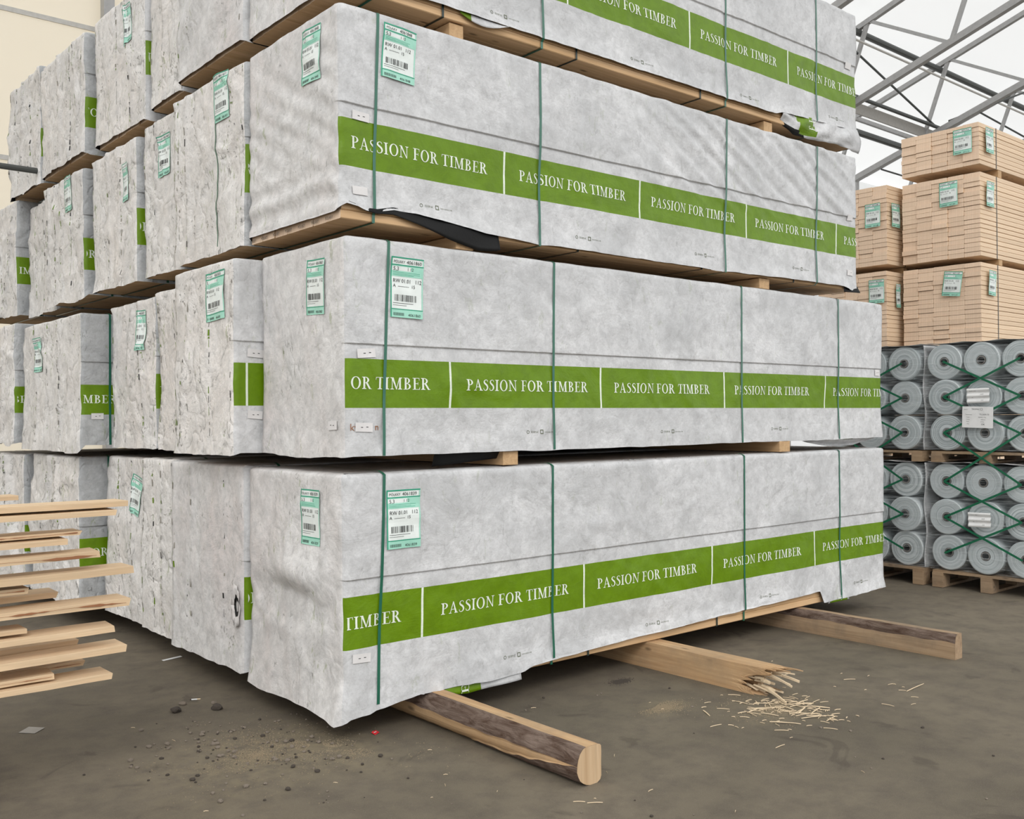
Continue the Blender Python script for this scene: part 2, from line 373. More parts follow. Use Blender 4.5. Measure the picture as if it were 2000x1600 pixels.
def text_quads(s):
    x = 0; out = []
    for ch in s:
        if ch == ' ': x += SPC; continue
        wd, q = GL[ch]
        out += [tuple((a+x, b) for a, b in p) for p in q]; x += wd+GAP
    return out, x-GAP
PFT, PFT_W = text_quads('PASSION FOR TIMBER')

# ------------------------------------------------------------------ plain lettering for labels (Blender's built-in font)
_txt = {}
def txt_mesh(s):
    if s in _txt: return _txt[s]
    cu = bpy.data.curves.new('t', 'FONT'); cu.body = s; cu.size = 1; cu.resolution_u = 2
    ob = bpy.data.objects.new('t', cu); COL.objects.link(ob)
    dg = bpy.context.evaluated_depsgraph_get(); me = bpy.data.meshes.new_from_object(ob.evaluated_get(dg))
    vs = [tuple(v.co) for v in me.vertices]; fs = [tuple(p.vertices) for p in me.polygons]
    bpy.data.objects.remove(ob); bpy.data.curves.remove(cu); bpy.data.meshes.remove(me)
    wdt = max([v[0] for v in vs] or [1])
    _txt[s] = (vs, fs, wdt); return _txt[s]

# ------------------------------------------------------------------ paper label: local plane a (across) x z (up)
LAB_MATS = ['label_white', 'mint', 'label_green', 'label_black']
def label_geo(wd, ht, num, rng, curl=.004, bent=0.0):
    """quads in (a, z, off): off is how far they stand off the paper's base"""
    Fq = []
    def R(a0, a1, z0, z1, off, mi):
        na = max(1, int((a1-a0)/wd*12)); nz_ = max(1, int((z1-z0)/ht*18))
        for i in range(na):
            for j in range(nz_):
                A0, A1 = a0+(a1-a0)*i/na, a0+(a1-a0)*(i+1)/na; Z0, Z1 = z0+(z1-z0)*j/nz_, z0+(z1-z0)*(j+1)/nz_
                Fq.append(([(A0, Z0), (A1, Z0), (A1, Z1), (A0, Z1)], off, mi))
    R(0, wd, 0, ht, 0, 0)
    e = .0009; b = .035*wd
    R(0, wd, 0, .13*ht, e, 1); R(0, b, 0, ht, e*1.5, 2); R(wd-b, wd, 0, ht, e*1.5, 1)
    R(0, wd, ht-b, ht, e*2, 2); R(0, wd, .86*ht, .86*ht+b*.8, e*2, 2); R(0, wd, .13*ht, .13*ht+b*.7, e*2, 2)
    R(b, wd-b, .68*ht, .86*ht, e, 1); R(b, wd*.62, .775*ht, .845*ht, e*1.2, 0)
    for zz in (.72, .745, .70): R(b*2, wd*rng.uniform(.7, .9), zz*ht, (zz+.006)*ht, e*1.6, 2)
    def T(s, a, z, h, mi=3, fit=None):
        vs, fs, w_ = txt_mesh(s); k = h/.72; kx = k if fit is None else min(k, fit/w_)
        for f in fs: Fq.append(([(a+vs[i][0]*kx, z+vs[i][1]*k) for i in f], e*2.2, mi))
    T('PÖLKKY', b*2, .90*ht, .045*ht, 3, .35*wd); T(num, wd*.47, .895*ht, .06*ht, 3, .46*wd)
    T('5,3', b*2, .775*ht, .065*ht, 3); T('1 12', wd*.5, .785*ht, .05*ht, 3)
    T('RW 01.01   112', b*2, .58*ht, .065*ht, 3, .88*wd); T('A  ---------  15', b*2, .50*ht, .055*ht, 3, .85*wd)
    a = wd*.12
    while a < wd*.8:
        bw = rng.choice((.008, .014, .022))*wd; R(a, a+bw, .27*ht, .38*ht, e*2, 3); a += bw+rng.choice((.01, .018, .03))*wd
    R(b*2, wd*.7, .235*ht, .241*ht, e*2, 3); R(b*2, wd*.5, .20*ht, .205*ht, e*2, 3)
    a = wd*.08
    while a < wd*.42:
        bw = rng.choice((.008, .014))*wd; R(a, a+bw, .03*ht, .08*ht, e*2, 3); a += bw+.014*wd
    T(num, wd*.54, .025*ht, .05*ht, 3, .4*wd)
    return Fq
def make_label(parent, face, a0, ztop, wd, ht, num, surf, tilt=0, lift=.0065, seed=1, name='label'):
    """face 'side': lies on the y=0 face running along +x ; 'end': on x=0 face, running along -y (read from outside)"""
    rng = random.Random(seed); G = label_geo(wd, ht, num, rng); mb = MB()
    ct, st_ = math.cos(tilt), math.sin(tilt)
    for pts, off, mi in G:
        vs = []
        for a, z in pts:
            ca = a-wd/2; cz = z-ht/2; a2 = ca*ct-cz*st_+wd/2; z2 = ca*st_+cz*ct+ht/2
            wv = .003*math.sin(z2/ht*5+seed)+.002*math.sin(a2/wd*4+seed*2)
            if face == 'side':
                A = a0+a2; Z = ztop-ht+z2; vs.append((A, -(surf(A, Z)+lift+off+wv), Z))
            else:
                A = a0-a2; Z = ztop-ht+z2; vs.append((-(surf(A, Z)+lift+off+wv), A, Z))
        mb.add(vs, [tuple(range(len(vs)))], mi)
    return mb.build(name, LAB_MATS, parent)

# ------------------------------------------------------------------ a wrapped timber pack
def sample_positions(a, b, step, extra):
    n = max(1, int(round((b-a)/step))); s = [a+(b-a)*i/n for i in range(n+1)]
    for e in extra:
        if a < e < b:
            s = [x for x in s if abs(x-e) > step*.2 or x in (a, b) or x in extra]; s.append(e)
    return sorted(set(round(x, 5) for x in s))

def make_pack(label, x0, L, y0, W, z0, Hh, bands=None, div0=.4, divs=1.2, dtext=.11, divlist=None, starts=None, amp_side=1.0, straps=(), step=.022, detail='hero',
              hem=None, hem_end=None, seed=1, group=None, mats=None, extra_side=None, extra_end=None, folds=(), seam=None,
              inner=(), caps=True, logos=True, r=.018, wood_h=None, text=True, amp_end=1.0, side_vis=None):
    root = empty('timber_pack', (x0, y0, z0), label, 'timber pack', group)
    sd_ = seed*13.7
    def nse(a, b, k): return nz(a+sd_, b, k+sd_*.31)
    hemf = hem or (lambda u: -.006+.008*nse(u*1.4, 1, 40)+.004*nse(u*7, 2, 41))
    def d_side(u, z):
        d = .010+amp_side*(.010*(nse(u*.9, z*1.4, 0)+.3)+.008*nse(u*3.1, z*3.7, 3)+.0035*nse(u*11, z*13, 5))
        d += amp_side*.005*max(0, 1-abs(nse(u*2.2+z*1.5, z*2.4, 9))*9)*(.5+nse(u, z, 12))
        if seam is not None:
            d += .008 if z > seam+.0008 else -.002*math.exp(-((seam-z)/.02)**2)
        for us in straps:
            q = us[0]+(us[1]-us[0])*(1-z/Hh) if isinstance(us, tuple) else us
            dx = u-q
            d -= .0075*math.exp(-(dx/.03)**2)
            edge = math.exp(-(z/.22)**2)+.5*math.exp(-((Hh-z)/.15)**2)
            d += .0045*edge*math.exp(-abs(dx)/.16)*math.sin(abs(dx)*38+z*30+seed)
        if extra_side: d += extra_side(u, z)
        if z < .12: d += .006*(1-max(z, 0)/.12)*(1+nz(u*9+sd_, 0, 7))
        hb_ = hemf(u)
        if hb_ > 0: d += .012*math.exp(-((z-hb_)/.05)**2)
        return max(d, .0015)
    def d_end(v, z):
        k = amp_end
        d = .014+.012*k*(nse(v*1.6, z*1.5, 20)+.3)+.008*k*nse(v*5, z*3.3, 23)+.0035*k*nse(v*13, z*11, 26)
        d += .007*k*max(0, 1-abs(nse(v*3.0+z*1.1, z*2.2-v, 29))*7)
        for (vf, wdt, hgt, lean) in folds:
            q = vf+lean*(z/Hh-.5)+.012*nse(z*2.3, vf*9, 31)
            dx = v-q
            if wdt > 0:
                d += 1.5*hgt*max(0, 1-abs(dx)/wdt)
            else:
                d += 1.5*hgt*max(0, min(1, dx/.02+.5))
        if extra_end: d += extra_end(v, z)
        return max(d, .0015)
    hemE = hem_end or (lambda v: -.010+.014*nse(v*2.5, 1, 44)+.006*nse(v*12, 2, 45))
    bz = bands
    ex_u = []
    DV = divlist or [div0+divs*i for i in range(-1, 8)]
    TS = starts or [k+dtext for k in DV]
    if bz:
        for k in DV:
            if .01 < k < L-.01: ex_u += [k-.0065, k+.0065]
    uu = sample_positions(r, L-r, step, ex_u) if side_vis is None else sample_positions(r, side_vis, step, [e for e in ex_u if e < side_vis])+[side_vis+(L-r-side_vis)*i/4 for i in range(1, 5)]
    vv = sample_positions(r, W-r, step, [])
    ring = []                                            # (base x, base y, nx, ny, kind, param)
    for u in reversed(uu): ring.append((u, 0, 0, -1, 's', u))
    for k in (1, 2):
        a = math.pi/2*k/3; ring.append((r-r*math.sin(a), r-r*math.cos(a), -math.sin(a), -math.cos(a), 'c', k/3))
    for v in vv: ring.append((0, v, -1, 0, 'e', v))
    for i in range(0, 9): ring.append((r+(L-2*r)*i/8, W, 0, 1, 'b', 0))
    for i in range(0, 5): ring.append((L, W-r-(W-2*r)*i/4, 1, 0, 'f', 0))
    N = len(ring)
    zex = ([bz[0], bz[1]] if bz else [])+([seam-.004, seam, seam+.0016, seam+.006] if seam else [])
    zz = sample_positions(.0, Hh-r, step, zex)
    verts = []; faces = []; fm = []
    def disp(rr, z):
        k = rr[4]
        if k == 's': return d_side(rr[5], z)
        if k == 'e': return d_end(rr[5], z)
        if k == 'c':
            tt = rr[5]; bulge = .006*nz(z*5+sd_, 1, 2)
            return d_side(r, z)*(1-tt)+d_end(r, z)*tt+bulge
        return .006
    rows = []
    for zi, z in enumerate(zz):
        row = []
        for rr in ring:
            zq = z
            k = rr[4]
            hb = hemf(rr[5]) if k == 's' else hemE(rr[5]) if k == 'e' else (hemf(0)*(1-rr[5])+hemE(0)*rr[5]) if k == 'c' else .0
            zq = max(z, hb) if hb > 0 else (hb if zi == 0 else z)
            d = disp(rr, zq)
            if k == 'e' and zq < .12: d += .006*(1-zq/.12)*(1+nz(rr[0]*9+sd_, rr[1]*9, 7))
            row.append(len(verts)); verts.append((rr[0]+rr[2]*d, rr[1]+rr[3]*d, zq))
        rows.append(row)
    for k in (1, 2, 3):                                   # rounded top edge
        a = math.pi/2*k/3; row = []
        for rr in ring:
            d = disp(rr, Hh-r)*(math.cos(a)*.9+.1)
            ins = r*(1-math.cos(a)) if k < 3 else r*1.2+.02
            row.append(len(verts))
            verts.append((rr[0]+rr[2]*(d-ins), rr[1]+rr[3]*(d-ins), Hh-r+r*math.sin(a)+.004*nz(rr[0]*6, rr[1]*6, sd_)))
        rows.append(row)
    nslot = {'side': 0, 'end': 1, 'green': 2, 'letter': 3, 'ink': 4}
    for i in range(len(rows)-1):
        zc = (verts[rows[i][0]][2]+verts[rows[i+1][0]][2])/2
        for j in range(N):
            j2 = (j+1) % N
            f = (rows[i][j], rows[i+1][j], rows[i+1][j2], rows[i][j2])
            za = [verts[q][2] for q in f]
            if max(za)-min(za) < 1e-7: continue
            k = ring[j][4]; k2 = ring[j2][4]; mi = nslot['end'] if (k in 'ec' and k2 in 'e') else 0
            if bz and i < len(zz)-1:
                zc = (zz[i]+zz[i+1])/2
                if bz[0] < zc < bz[1]:
                    if k == 's' and k2 == 's':
                        um = (ring[j][5]+ring[j2][5])/2
                        mi = 3 if min(abs(um-k_) for k_ in DV) < .0066 else 2
                    elif k in 'sc' and k2 == 'c': mi = 2
            faces.append(f); fm.append(mi)
    faces.append(tuple(reversed(rows[-1]))); fm.append(0)
    def surf_side(u, z):
        return d_side(min(max(u, r), L-r), min(max(z, 0), Hh-r))
    def quad_on_side(p, off, mi):
        b = len(verts)
        for a, z in p: verts.append((a, -(surf_side(a, z)+off), z))
        faces.append(tuple(range(b, b+len(p)))); fm.append(mi)
    def split_quads(qs, tox, toz, off, mi, umin=.012, umax=None, lim=.02):
        umax = umax or L-.012
        for p in qs:
            P = [(tox(a), toz(b)) for a, b in p]
            if max(a for a, b in P) < umin or min(a for a, b in P) > umax: continue
            P = [(min(max(a, umin), umax), b) for a, b in P]
            if len(P) != 4: quad_on_side(P, off, mi); continue
            e = max(math.dist(P[0], P[3]), math.dist(P[1], P[2])); n = max(1, int(math.ceil(e/lim)))
            e2 = max(math.dist(P[0], P[1]), math.dist(P[3], P[2])); m = max(1, int(math.ceil(e2/lim)))
            def lerp(s_, t_):
                A = (P[0][0]+(P[1][0]-P[0][0])*s_, P[0][1]+(P[1][1]-P[0][1])*s_); B = (P[3][0]+(P[2][0]-P[3][0])*s_, P[3][1]+(P[2][1]-P[3][1])*s_)
                return (A[0]+(B[0]-A[0])*t_, A[1]+(B[1]-A[1])*t_)
            for i in range(n):
                for j in range(m):
                    quad_on_side([lerp(j/m, i/n), lerp((j+1)/m, i/n), lerp((j+1)/m, (i+1)/n), lerp(j/m, (i+1)/n)], off, mi)
    if bz and text:
        cap = .061; sxx = .77*divs/PFT_W; zb = bz[0]+(bz[1]-bz[0])*.385
        um = L if side_vis is None else side_vis
        for k in TS:
            if k < um: split_quads(PFT, lambda a: k+a*sxx, lambda b: zb+b*cap, .0022, 3, umin=.004, umax=um-.01)
    if logos:
        lg, lw = text_quads('TEOPAC'); lg2, lw2 = text_quads('WWW.TEOPAC.COM')
        um = L if side_vis is None else side_vis
        for k in [DV[0]-divs+.57]+[k_+.57 for k_ in DV]:
            if .02 < k < um-.3:
                zl = .085+.01*math.sin(k*7)
                hb = max(0, hemf(k), hemf(k+.2)); zl = max(zl, hb+.05)
                cp = .011
                split_quads(arcq(0, 0, 1, 1, .75, .75, 0, 360, 10), lambda a: k-.02+a*.010, lambda b: zl+.006+b*.010, .002, 4)
                split_quads(lg, lambda a: k+a*cp*1.2, lambda b: zl+b*cp, .002, 4)
                split_quads(rc(0, 1, 0, 1)[0:1] and [((0, 0), (1, 0), (1, .16), (0, .16)), ((0, .84), (1, .84), (1, 1), (0, 1)), ((0, 0), (.16, 0), (.16, 1), (0, 1)), ((.84, 0), (1, 0), (1, 1), (.84, 1))],
                            lambda a: k+.072+a*.022, lambda b: zl-.006+b*.024, .002, 4)
                split_quads(lg2, lambda a: k+.105+a*.007, lambda b: zl+b*.007, .002, 4)
    rgf = random.Random(seed*3+1)
    def end_poly(v, z, sv, sz, mi, off=.0025):
        nn = rgf.choice((4, 5, 6)); b = len(verts); a0 = rgf.uniform(0, 6)
        for q in range(nn):
            an = a0+2*math.pi*q/nn; rr_ = rgf.uniform(.5, 1.1)
            vq = min(max(v+sv*rr_*math.cos(an), r), W-r); zq = min(max(z+sz*rr_*math.sin(an), .01), Hh-r)
            verts.append((-(d_end(vq, zq)+off), vq, zq))
        faces.append(tuple(reversed(range(b, b+nn)))); fm.append(mi)
    if detail != 'hero':
        dens = {'wrap_old': 1.0}.get((mats or ['', ''])[1], .35)
        for (vf, wdt, hgt, lean) in list(folds)+[(W-.03, 0, 0, 0), (.02, 0, 0, 0)]:
            z = .02; edge = vf > W-.05 or vf < .03
            while z < Hh-.03:
                hgt_ = rgf.uniform(.01, .05); q = vf+lean*(z/Hh-.5)+.012*nse(z*2.3, vf*9, 31)
                if rgf.random() < (.28 if edge else .5)*dens+.12:
                    ww = rgf.choice((.0015, .0015, .003, .006)); mi = 2 if rgf.random() < .30 else (5 if rgf.random() < .35 else 6)
                    b = len(verts)
                    for dv_, dz_ in ((-ww, 0), (ww, 0), (ww*rgf.random(), hgt_), (-ww, hgt_)):
                        vq = min(max(q+dv_, r), W-r); zq = min(z+dz_, Hh-r); verts.append((-(d_end(vq, zq)+.0022), vq, zq))
                    faces.append((b+3, b+2, b+1, b)); fm.append(mi)
                z += hgt_*rgf.uniform(1.0, 1.6)
        for c_ in range(int(9*dens*W)+2):
            cv, cz = rgf.uniform(.05, W-.05), rgf.uniform(.05, Hh-.05); mi0 = rgf.choice((2, 5, 5, 6, 6))
            vert_ = rgf.random() < .6
            for q in range(rgf.randrange(4, 16)):
                end_poly(cv+rgf.gauss(0, .012 if vert_ else .04), cz+rgf.gauss(0, .07 if vert_ else .03), rgf.uniform(.0012, .005), rgf.uniform(.002, .010), mi0 if rgf.random() < .7 else 6)
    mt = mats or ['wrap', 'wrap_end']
    link_mesh('wrap', verts, faces, [mt[0], mt[1], 'green', 'letter', 'ink', 'label_black', 'smudge'], root, fm)
    me = root.children[0].data
    for p in me.polygons:
        if p.material_index in (0, 1, 2): p.use_smooth = True
    # timber inside: planks of the two lowest layers, a solid block above
    mb = MB(); nb_ = max(3, int(round(W/.145))); pw = W/nb_; rng = random.Random(seed)
    lay = .045 if detail == 'hero' else .05
    for l in range(2):
        for i in range(nb_):
            jx = rng.uniform(-.006, .002)
            mb.box(.004+jx, L-.004, i*pw+.001+(.002 if i == 0 else 0), (i+1)*pw-.001-(.002 if i == nb_-1 else 0), l*lay+.0005, (l+1)*lay-.0008, 0, 1, ch=.004)
    mb.box(.012, L-.012, .010, W-.010, 2*lay, Hh-.03, 0, 1)
    mb.build('timber', ['pine', 'pine_end'], root)
    # straps round the pack
    def ribbon(nm, us, off, wdt, front, mat):
        pts = []
        u0, u1 = us if isinstance(us, tuple) else (us, us)       # at the top, at the bottom
        nzr = 60
        zs2 = [Hh-.01-(Hh-.01)*i/nzr for i in range(nzr+1)]
        raw = []
        for z in zs2:
            u = u0+(u1-u0)*(1-z/Hh); raw.append(max(surf_side(u, z), surf_side(u-wdt/2, z), surf_side(u+wdt/2, z)))
        raw = [max(raw[max(0, i-7):i+8]) for i in range(nzr+1)]
        raw = [sum(raw[max(0, i-6):i+7])/len(raw[max(0, i-6):i+7]) for i in range(nzr+1)]
        for i in range(nzr+1):
            z = zs2[i]; u = u0+(u1-u0)*(1-z/Hh)
            hb = hemf(u)
            d = raw[i]+.002 if (front and z >= hb-.004) else .0045
            pts.append((u, -d, z))
        pts[-1] = (u1, pts[-1][1], -.004)
        for i in range(1, 7): pts.append((u1, W*i/6, -.005))
        pts.append((u1, W+off, 0)); pts.append((u0, W+off, Hh)); 
        for i in range(1, 6): pts.append((u0, W*(1-i/6), Hh+.010))
        pts.append((u0, .03, Hh+.008)); pts.append((u0, -.002, Hh))
        vs = []; fs = []; n = len(pts)
        for p in pts: vs += [(p[0]-wdt/2, p[1], p[2]), (p[0]+wdt/2, p[1], p[2])]
        for i in range(n):
            j = (i+1) % n; fs.append((2*i, 2*i+1, 2*j+1, 2*j))
        link_mesh(nm, vs, fs, mat, root)
    for us in straps: ribbon('strap', us, .010, .017, True, 'strap')
    for us in inner:
        ws = .014; vs = []; fs = []
        pts = [(-.0035, Hh*.5), (-.0035, .0), (-.001, -.003), (W, -.003), (W+.002, Hh*.5)]
        for y, z in pts: vs += [(us-ws/2, y, z), (us+ws/2, y, z)]
        for i in range(len(pts)-1): fs.append((2*i, 2*i+1, 2*i+3, 2*i+2))
        link_mesh('inner_strap', vs, fs, 'inner_strap', root)
    return root, surf_side, d_end

def card(root, face, a, z, wd, ht, surf, seed=0):
    mb = MB(); tl = random.Random(seed).uniform(-.08, .08)
    def P(da, dz, off):
        A = a+da*math.cos(tl)-dz*math.sin(tl); Z = z+da*math.sin(tl)+dz*math.cos(tl)
        return (A, -(surf(A, Z)+off), Z) if face == 'side' else (-(surf(A, Z)+off), A, Z)
    def R(x0, x1, z0, z1, off, mi):
        mb.add([P(x0, z0, off), P(x1, z0, off), P(x1, z1, off), P(x0, z1, off)], [(0, 1, 2, 3) if face == 'side' else (3, 2, 1, 0)], mi)
    n = 4
    for i in range(n): R(wd*i/n, wd*(i+1)/n, 0, ht, .006, 0)
    R(wd*.32, wd*.44, ht*.45, ht*.53, .0066, 1); R(wd*.62, wd*.74, ht*.5, ht*.58, .0066, 1)
    return mb.build('staple_card', ['staple_card', 'label_black'], root)

# ================================================================== the hall
struct(link_mesh('floor', [(-30, -30, 0), (70, -30, 0), (70, 18, 0), (-30, 18, 0)], [(0, 1, 2, 3)], 'asphalt'))
YW = 17.7; TAN = .324
def zu(y): return 16.92-TAN*y            # upper chord
def zl(y): return 14.76-.325*y           # lower chord
mb = MB(); mb.box(-22, 12, YW, YW+.02, 0, 11.3); struct(mb.build('wall_side', ['wall_cream']))
mb = MB(); mb.box(12, 66, YW, YW+.02, 0, 11.3); struct(mb.build('wall_side_far', ['wall_overexposed']))
mb = MB(); mb.box(66, 66.02, -16, YW, 0, 22); struct(mb.build('wall_end', ['wall_overexposed']))
for i, z in enumerate((6.95, 10.0)):
    mb = MB(); mb.box(-22, 12, YW-.03, YW-.001, z-.05, z+.05); struct(mb.build('trim_%d' % (i+1), ['seam']))
mb = MB()
ns = 24
vs = []; fs = []
for i in range(ns+1):
    x = -22+88*i/ns
    for j in range(9):
        y = YW-35*j/8; vs.append((x, y, zu(y)+.35))
for i in range(ns):
    for j in range(8): a = i*9+j; fs.append((a, a+9, a+10, a+1))
struct(link_mesh('roof', vs, fs, 'roof_membrane'))
# trusses of the roof: each a thing with its chords and web bars
k = 0
where = ['over the tall stacks', 'behind the tall stacks', 'above the bare timber stacks', 'beyond the bare timber stacks', 'fifth from the cream wall panels', 'sixth from the cream wall panels', 'seventh from the cream wall panels', 'last before the end wall']
for i, X in enumerate((19.5, 24.5, 29.5, 34.5, 39.5, 44.5, 49.5, 54.5)):
    tr = empty('roof_truss', (X, YW, 0), 'grey steel lattice roof truss, '+where[i], 'roof truss', 'roof trusses of the hall')
    def P(y, z): return (0, y-YW, z)
    a = MB(); a.tube(P(YW-.1, zu(YW)), P(-14, zu(-14)), .105, square=True); a.build('upper_chord', ['steel'], tr)
    a = MB(); a.tube(P(YW-.1, zl(YW)), P(-14, zl(-14)), .13, square=True); a.build('lower_chord', ['steel'], tr)
    a = MB(); a.tube(P(YW-.15, 0), P(YW-.15, zu(YW)), .15, square=True); a.build('post', ['steel'], tr)
    yn = 18.9
    while yn > -10:
        # lower node yn-?.. pattern read off the photograph: lower 12.1, upper 11.2, lower 8.75, upper 7.8
        lo = yn-3.4; upn = lo-.9
        if lo < YW: 
            a = MB(); a.tube(P(lo, zl(lo)), P(upn, zu(upn)), .075, square=True); a.build('web_bar', ['steel'], tr)
            l2 = lo-3.35
            a = MB(); a.tube(P(upn, zu(upn)), P(l2, zl(l2)), .065, square=True); a.build('web_bar', ['steel'], tr)
        yn -= 3.4
post = MB(); post.tube((4.55, YW-.2, 0), (4.55, YW-.2, zu(YW)), .16, square=True)
tag(post.build('wall_post', ['steel']), 'grey square steel post standing against the cream wall', 'post')
def pipe(name, a, b, r, mat, label, cat, group=None, square=False):
    m = MB(); m.tube(a, b, r, 10, square=square); return tag(m.build(name, [mat], smooth=False), label, cat, group)
pipe('roof_tube', (14, 11.5, 13.02), (60, 11.5, 13.02), .10, 'steel_dark', 'dark round tube clamped under the upper chords of the trusses', 'tube')
pipe('roof_tube', (14, 11.65, 11.16), (60, 11.65, 11.16), .06, 'steel_dark', 'thin dark tube along the lower chords of the trusses', 'tube')
pipe('roof_tube', (19, 12, 10.28), (45, 12, 10.28), .10, 'steel_dark', 'thick dark tube below the grey fabric strip', 'tube')
pipe('roof_tube', (19, 12, 10.66), (45, 12, 10.66), .05, 'steel', 'pale steel tube between grey strip and thick dark tube', 'tube')
pipe('roof_cable', (14, 11.2, 12.55), (60, 11.1, 12.55), .035, 'seam', 'thin beige pipe running below the dark upper roof tube', 'pipe')
m = MB(); m.box(16, 30.4, 12.0, 12.05, 10.86, 11.2); tag(m.build('fabric_strip', ['grey_strip']), 'grey beige fabric strip hanging along the roof trusses', 'fabric strip')
for a, b, lb in [((23.6, 11.5, 12.6), (29.5, 11.65, 11.16), 'black bracing cable between the trusses above the fabric strip'),
                 ((29.5, 11.2, 11.25), (34.5, 10.4, 13.2), 'black bracing cable rising toward the truss beyond the bare timber'),
                 ((34.5, 12.45, 12.8), (39.5, 11.7, 11.9), 'black bracing cable behind the top bare timber pack'),
                 ((34.5, 16.4, 11.45), (39.5, 15.5, 11.0), 'black bracing cable seen between wrapped and bare timber')]:
    pipe('bracing_cable', a, b, .035, 'steel_dark', lb, 'cable', 'roof bracing cables')

# ================================================================== the wrapped stack
def ex3(u, z):                                           # diagonal creases towards the far end of the third layer
    m_ = max(0, min(1, (u-1.9)/.8))*max(0, min(1, (z-.42)/.15))*max(0, min(1, (4.75-u)/.3))
    ph = (z*1.25+u*.62)
    w_ = math.sin(ph*34+2*nz(u*1.3, z*2, 3))+.5*math.sin(ph*61+nz(u*3, z*3, 8)*3)
    low = .007*max(0, 1-z/.25)*math.sin((u*.9+z*2)*12+3*nz(u, z, 1))*max(0, 1-u/1.2)
    return .0065*m_*w_+low
def exe1(v, z):
    b = .050*math.exp(-((v-.45)/.25)**2-((z-.62)/.10)**2)-.045*math.exp(-((v-.5)/.3)**2-((z-.47)/.09)**2)
    c = .006*math.sin((v*1.2+z)*26+3*nz(v*2, z*2, 5))*math.exp(-((z-.38)/.2)**2)
    return b+c+.02*max(0, 1-z/.25)
def exe3(v, z):
    ph = z-v*.55
    s_ = .0045*math.sin(ph*46+2.5*nz(v*2, z*2, 1))*math.exp(-((z-.62)/.32)**2)
    t_ = .010*math.sin(z*44+3*nz(v*2.2, z*2, 7))*math.exp(-((z-.17)/.13)**2)
    return s_+t_
PK = 'plastic-wrapped timber packs in the tall stack'
def lerpf(tab):
    def f(u):
        if u <= tab[0][0]: return tab[0][1]
        for (a, b), (c, d) in zip(tab, tab[1:]):
            if u <= c: return b+(d-b)*(u-a)/(c-a)
        return tab[-1][1]
    return f
h1 = lerpf([(0, -.05), (.12, -.045), (.30, -.014), (.42, -.002), (.66, -.001), (.9, -.010), (1.12, -.008), (1.2, .02), (2.0, .05), (2.9, .068), (4.05, .092), (4.12, .09), (4.16, .0), (4.6, .0), (5.1, .02)])
h3 = lerpf([(0, .072), (.08, .066), (.12, .05), (.2, .052), (.3, .075), (.45, .072), (.65, .05), (.9, .024), (1.2, .006), (3, .0), (3.6, .012), (4.5, .02), (4.6, -.005), (4.8, -.012)])
h4 = lerpf([(0, .03), (.6, .055), (1.5, .05), (3.6, .05), (3.70, .078), (4.73, .125)])
wob = lambda f, s, a=.004: (lambda u: f(u)+a*nz(u*5, s, 1)+a*.5*nz(u*17, s, 3))

A1, s1, e1 = make_pack('white-wrapped timber pack on the log bearers, bottom of the tall stack, dented end', -.02, 5.08, 0, 1.02, .17, 1.16, bands=(.292, .552), divs=1.204, divlist=[.454, 1.629, 2.836, 4.072, 5.3], starts=[-.608, .57, 1.74, 2.95, 4.185],
    straps=[(.218, .182), (1.377, 1.37), (3.2, 3.197), (4.415, 4.425)], hem=wob(h1, 3), seed=1, group=PK, seam=.635, inner=(1.67, 2.9), extra_end=exe1, hem_end=lambda v: -.05+.02*nz(v*3, 1, 1)-.03*math.exp(-(v/.12)**2), amp_end=.9)
A2, s2, e2 = make_pack('white-wrapped timber pack, second layer, band level with the eye', 0, 5.05, 0, .90, 1.42, 1.095, bands=(.237, .483), divs=1.195, divlist=[.62, 1.764, 2.961, 4.207], starts=[-.434, .73, 1.878, 3.073, 4.32],
    straps=[(.236, .197), (1.381, 1.37), (3.175, 3.162), (4.388, 4.40)], seed=2, group=PK, seam=.556, inner=(), amp_end=.55)
A3, s3, e3 = make_pack('white-wrapped timber pack, third layer, black film hanging from its lower edge', -.03, 4.71, 0, .985, 2.595, 1.07, bands=(.262, .500), divs=1.122, divlist=[1.046, 2.152, 3.267, 4.413], starts=[.055, 1.155, 2.262, 3.37, 4.515],
    straps=[(.21, .185), (1.315, 1.30), (3.04, 3.01), (4.15, 4.12)], hem=wob(h3, 8), hem_end=lambda v: .034+.004*nz(v*4, 1, 5), seed=3, group=PK, seam=.575, inner=(1.62, 2.78, 3.85), extra_side=ex3, extra_end=exe3, amp_end=.7)
A4, s4, e4 = make_pack('white-wrapped timber pack, top layer of the corner column, creased free edge', -.03, 4.73, 0, .98, 3.75, 1.06, bands=(.305, .555), divs=1.126, divlist=[.41, 1.54, 2.662, 3.787], starts=[-.6, .52, 1.65, 2.77, 3.895],
    straps=[(.22, .21), (1.345, 1.34), (3.05, 3.05), (4.16, 4.155)], hem=wob(h4, 11), hem_end=lambda v: .005+.01*nz(v*5, 1, 5), seed=4, group=PK, seam=.64, inner=(.63, 1.62, 2.78), amp_end=.8)

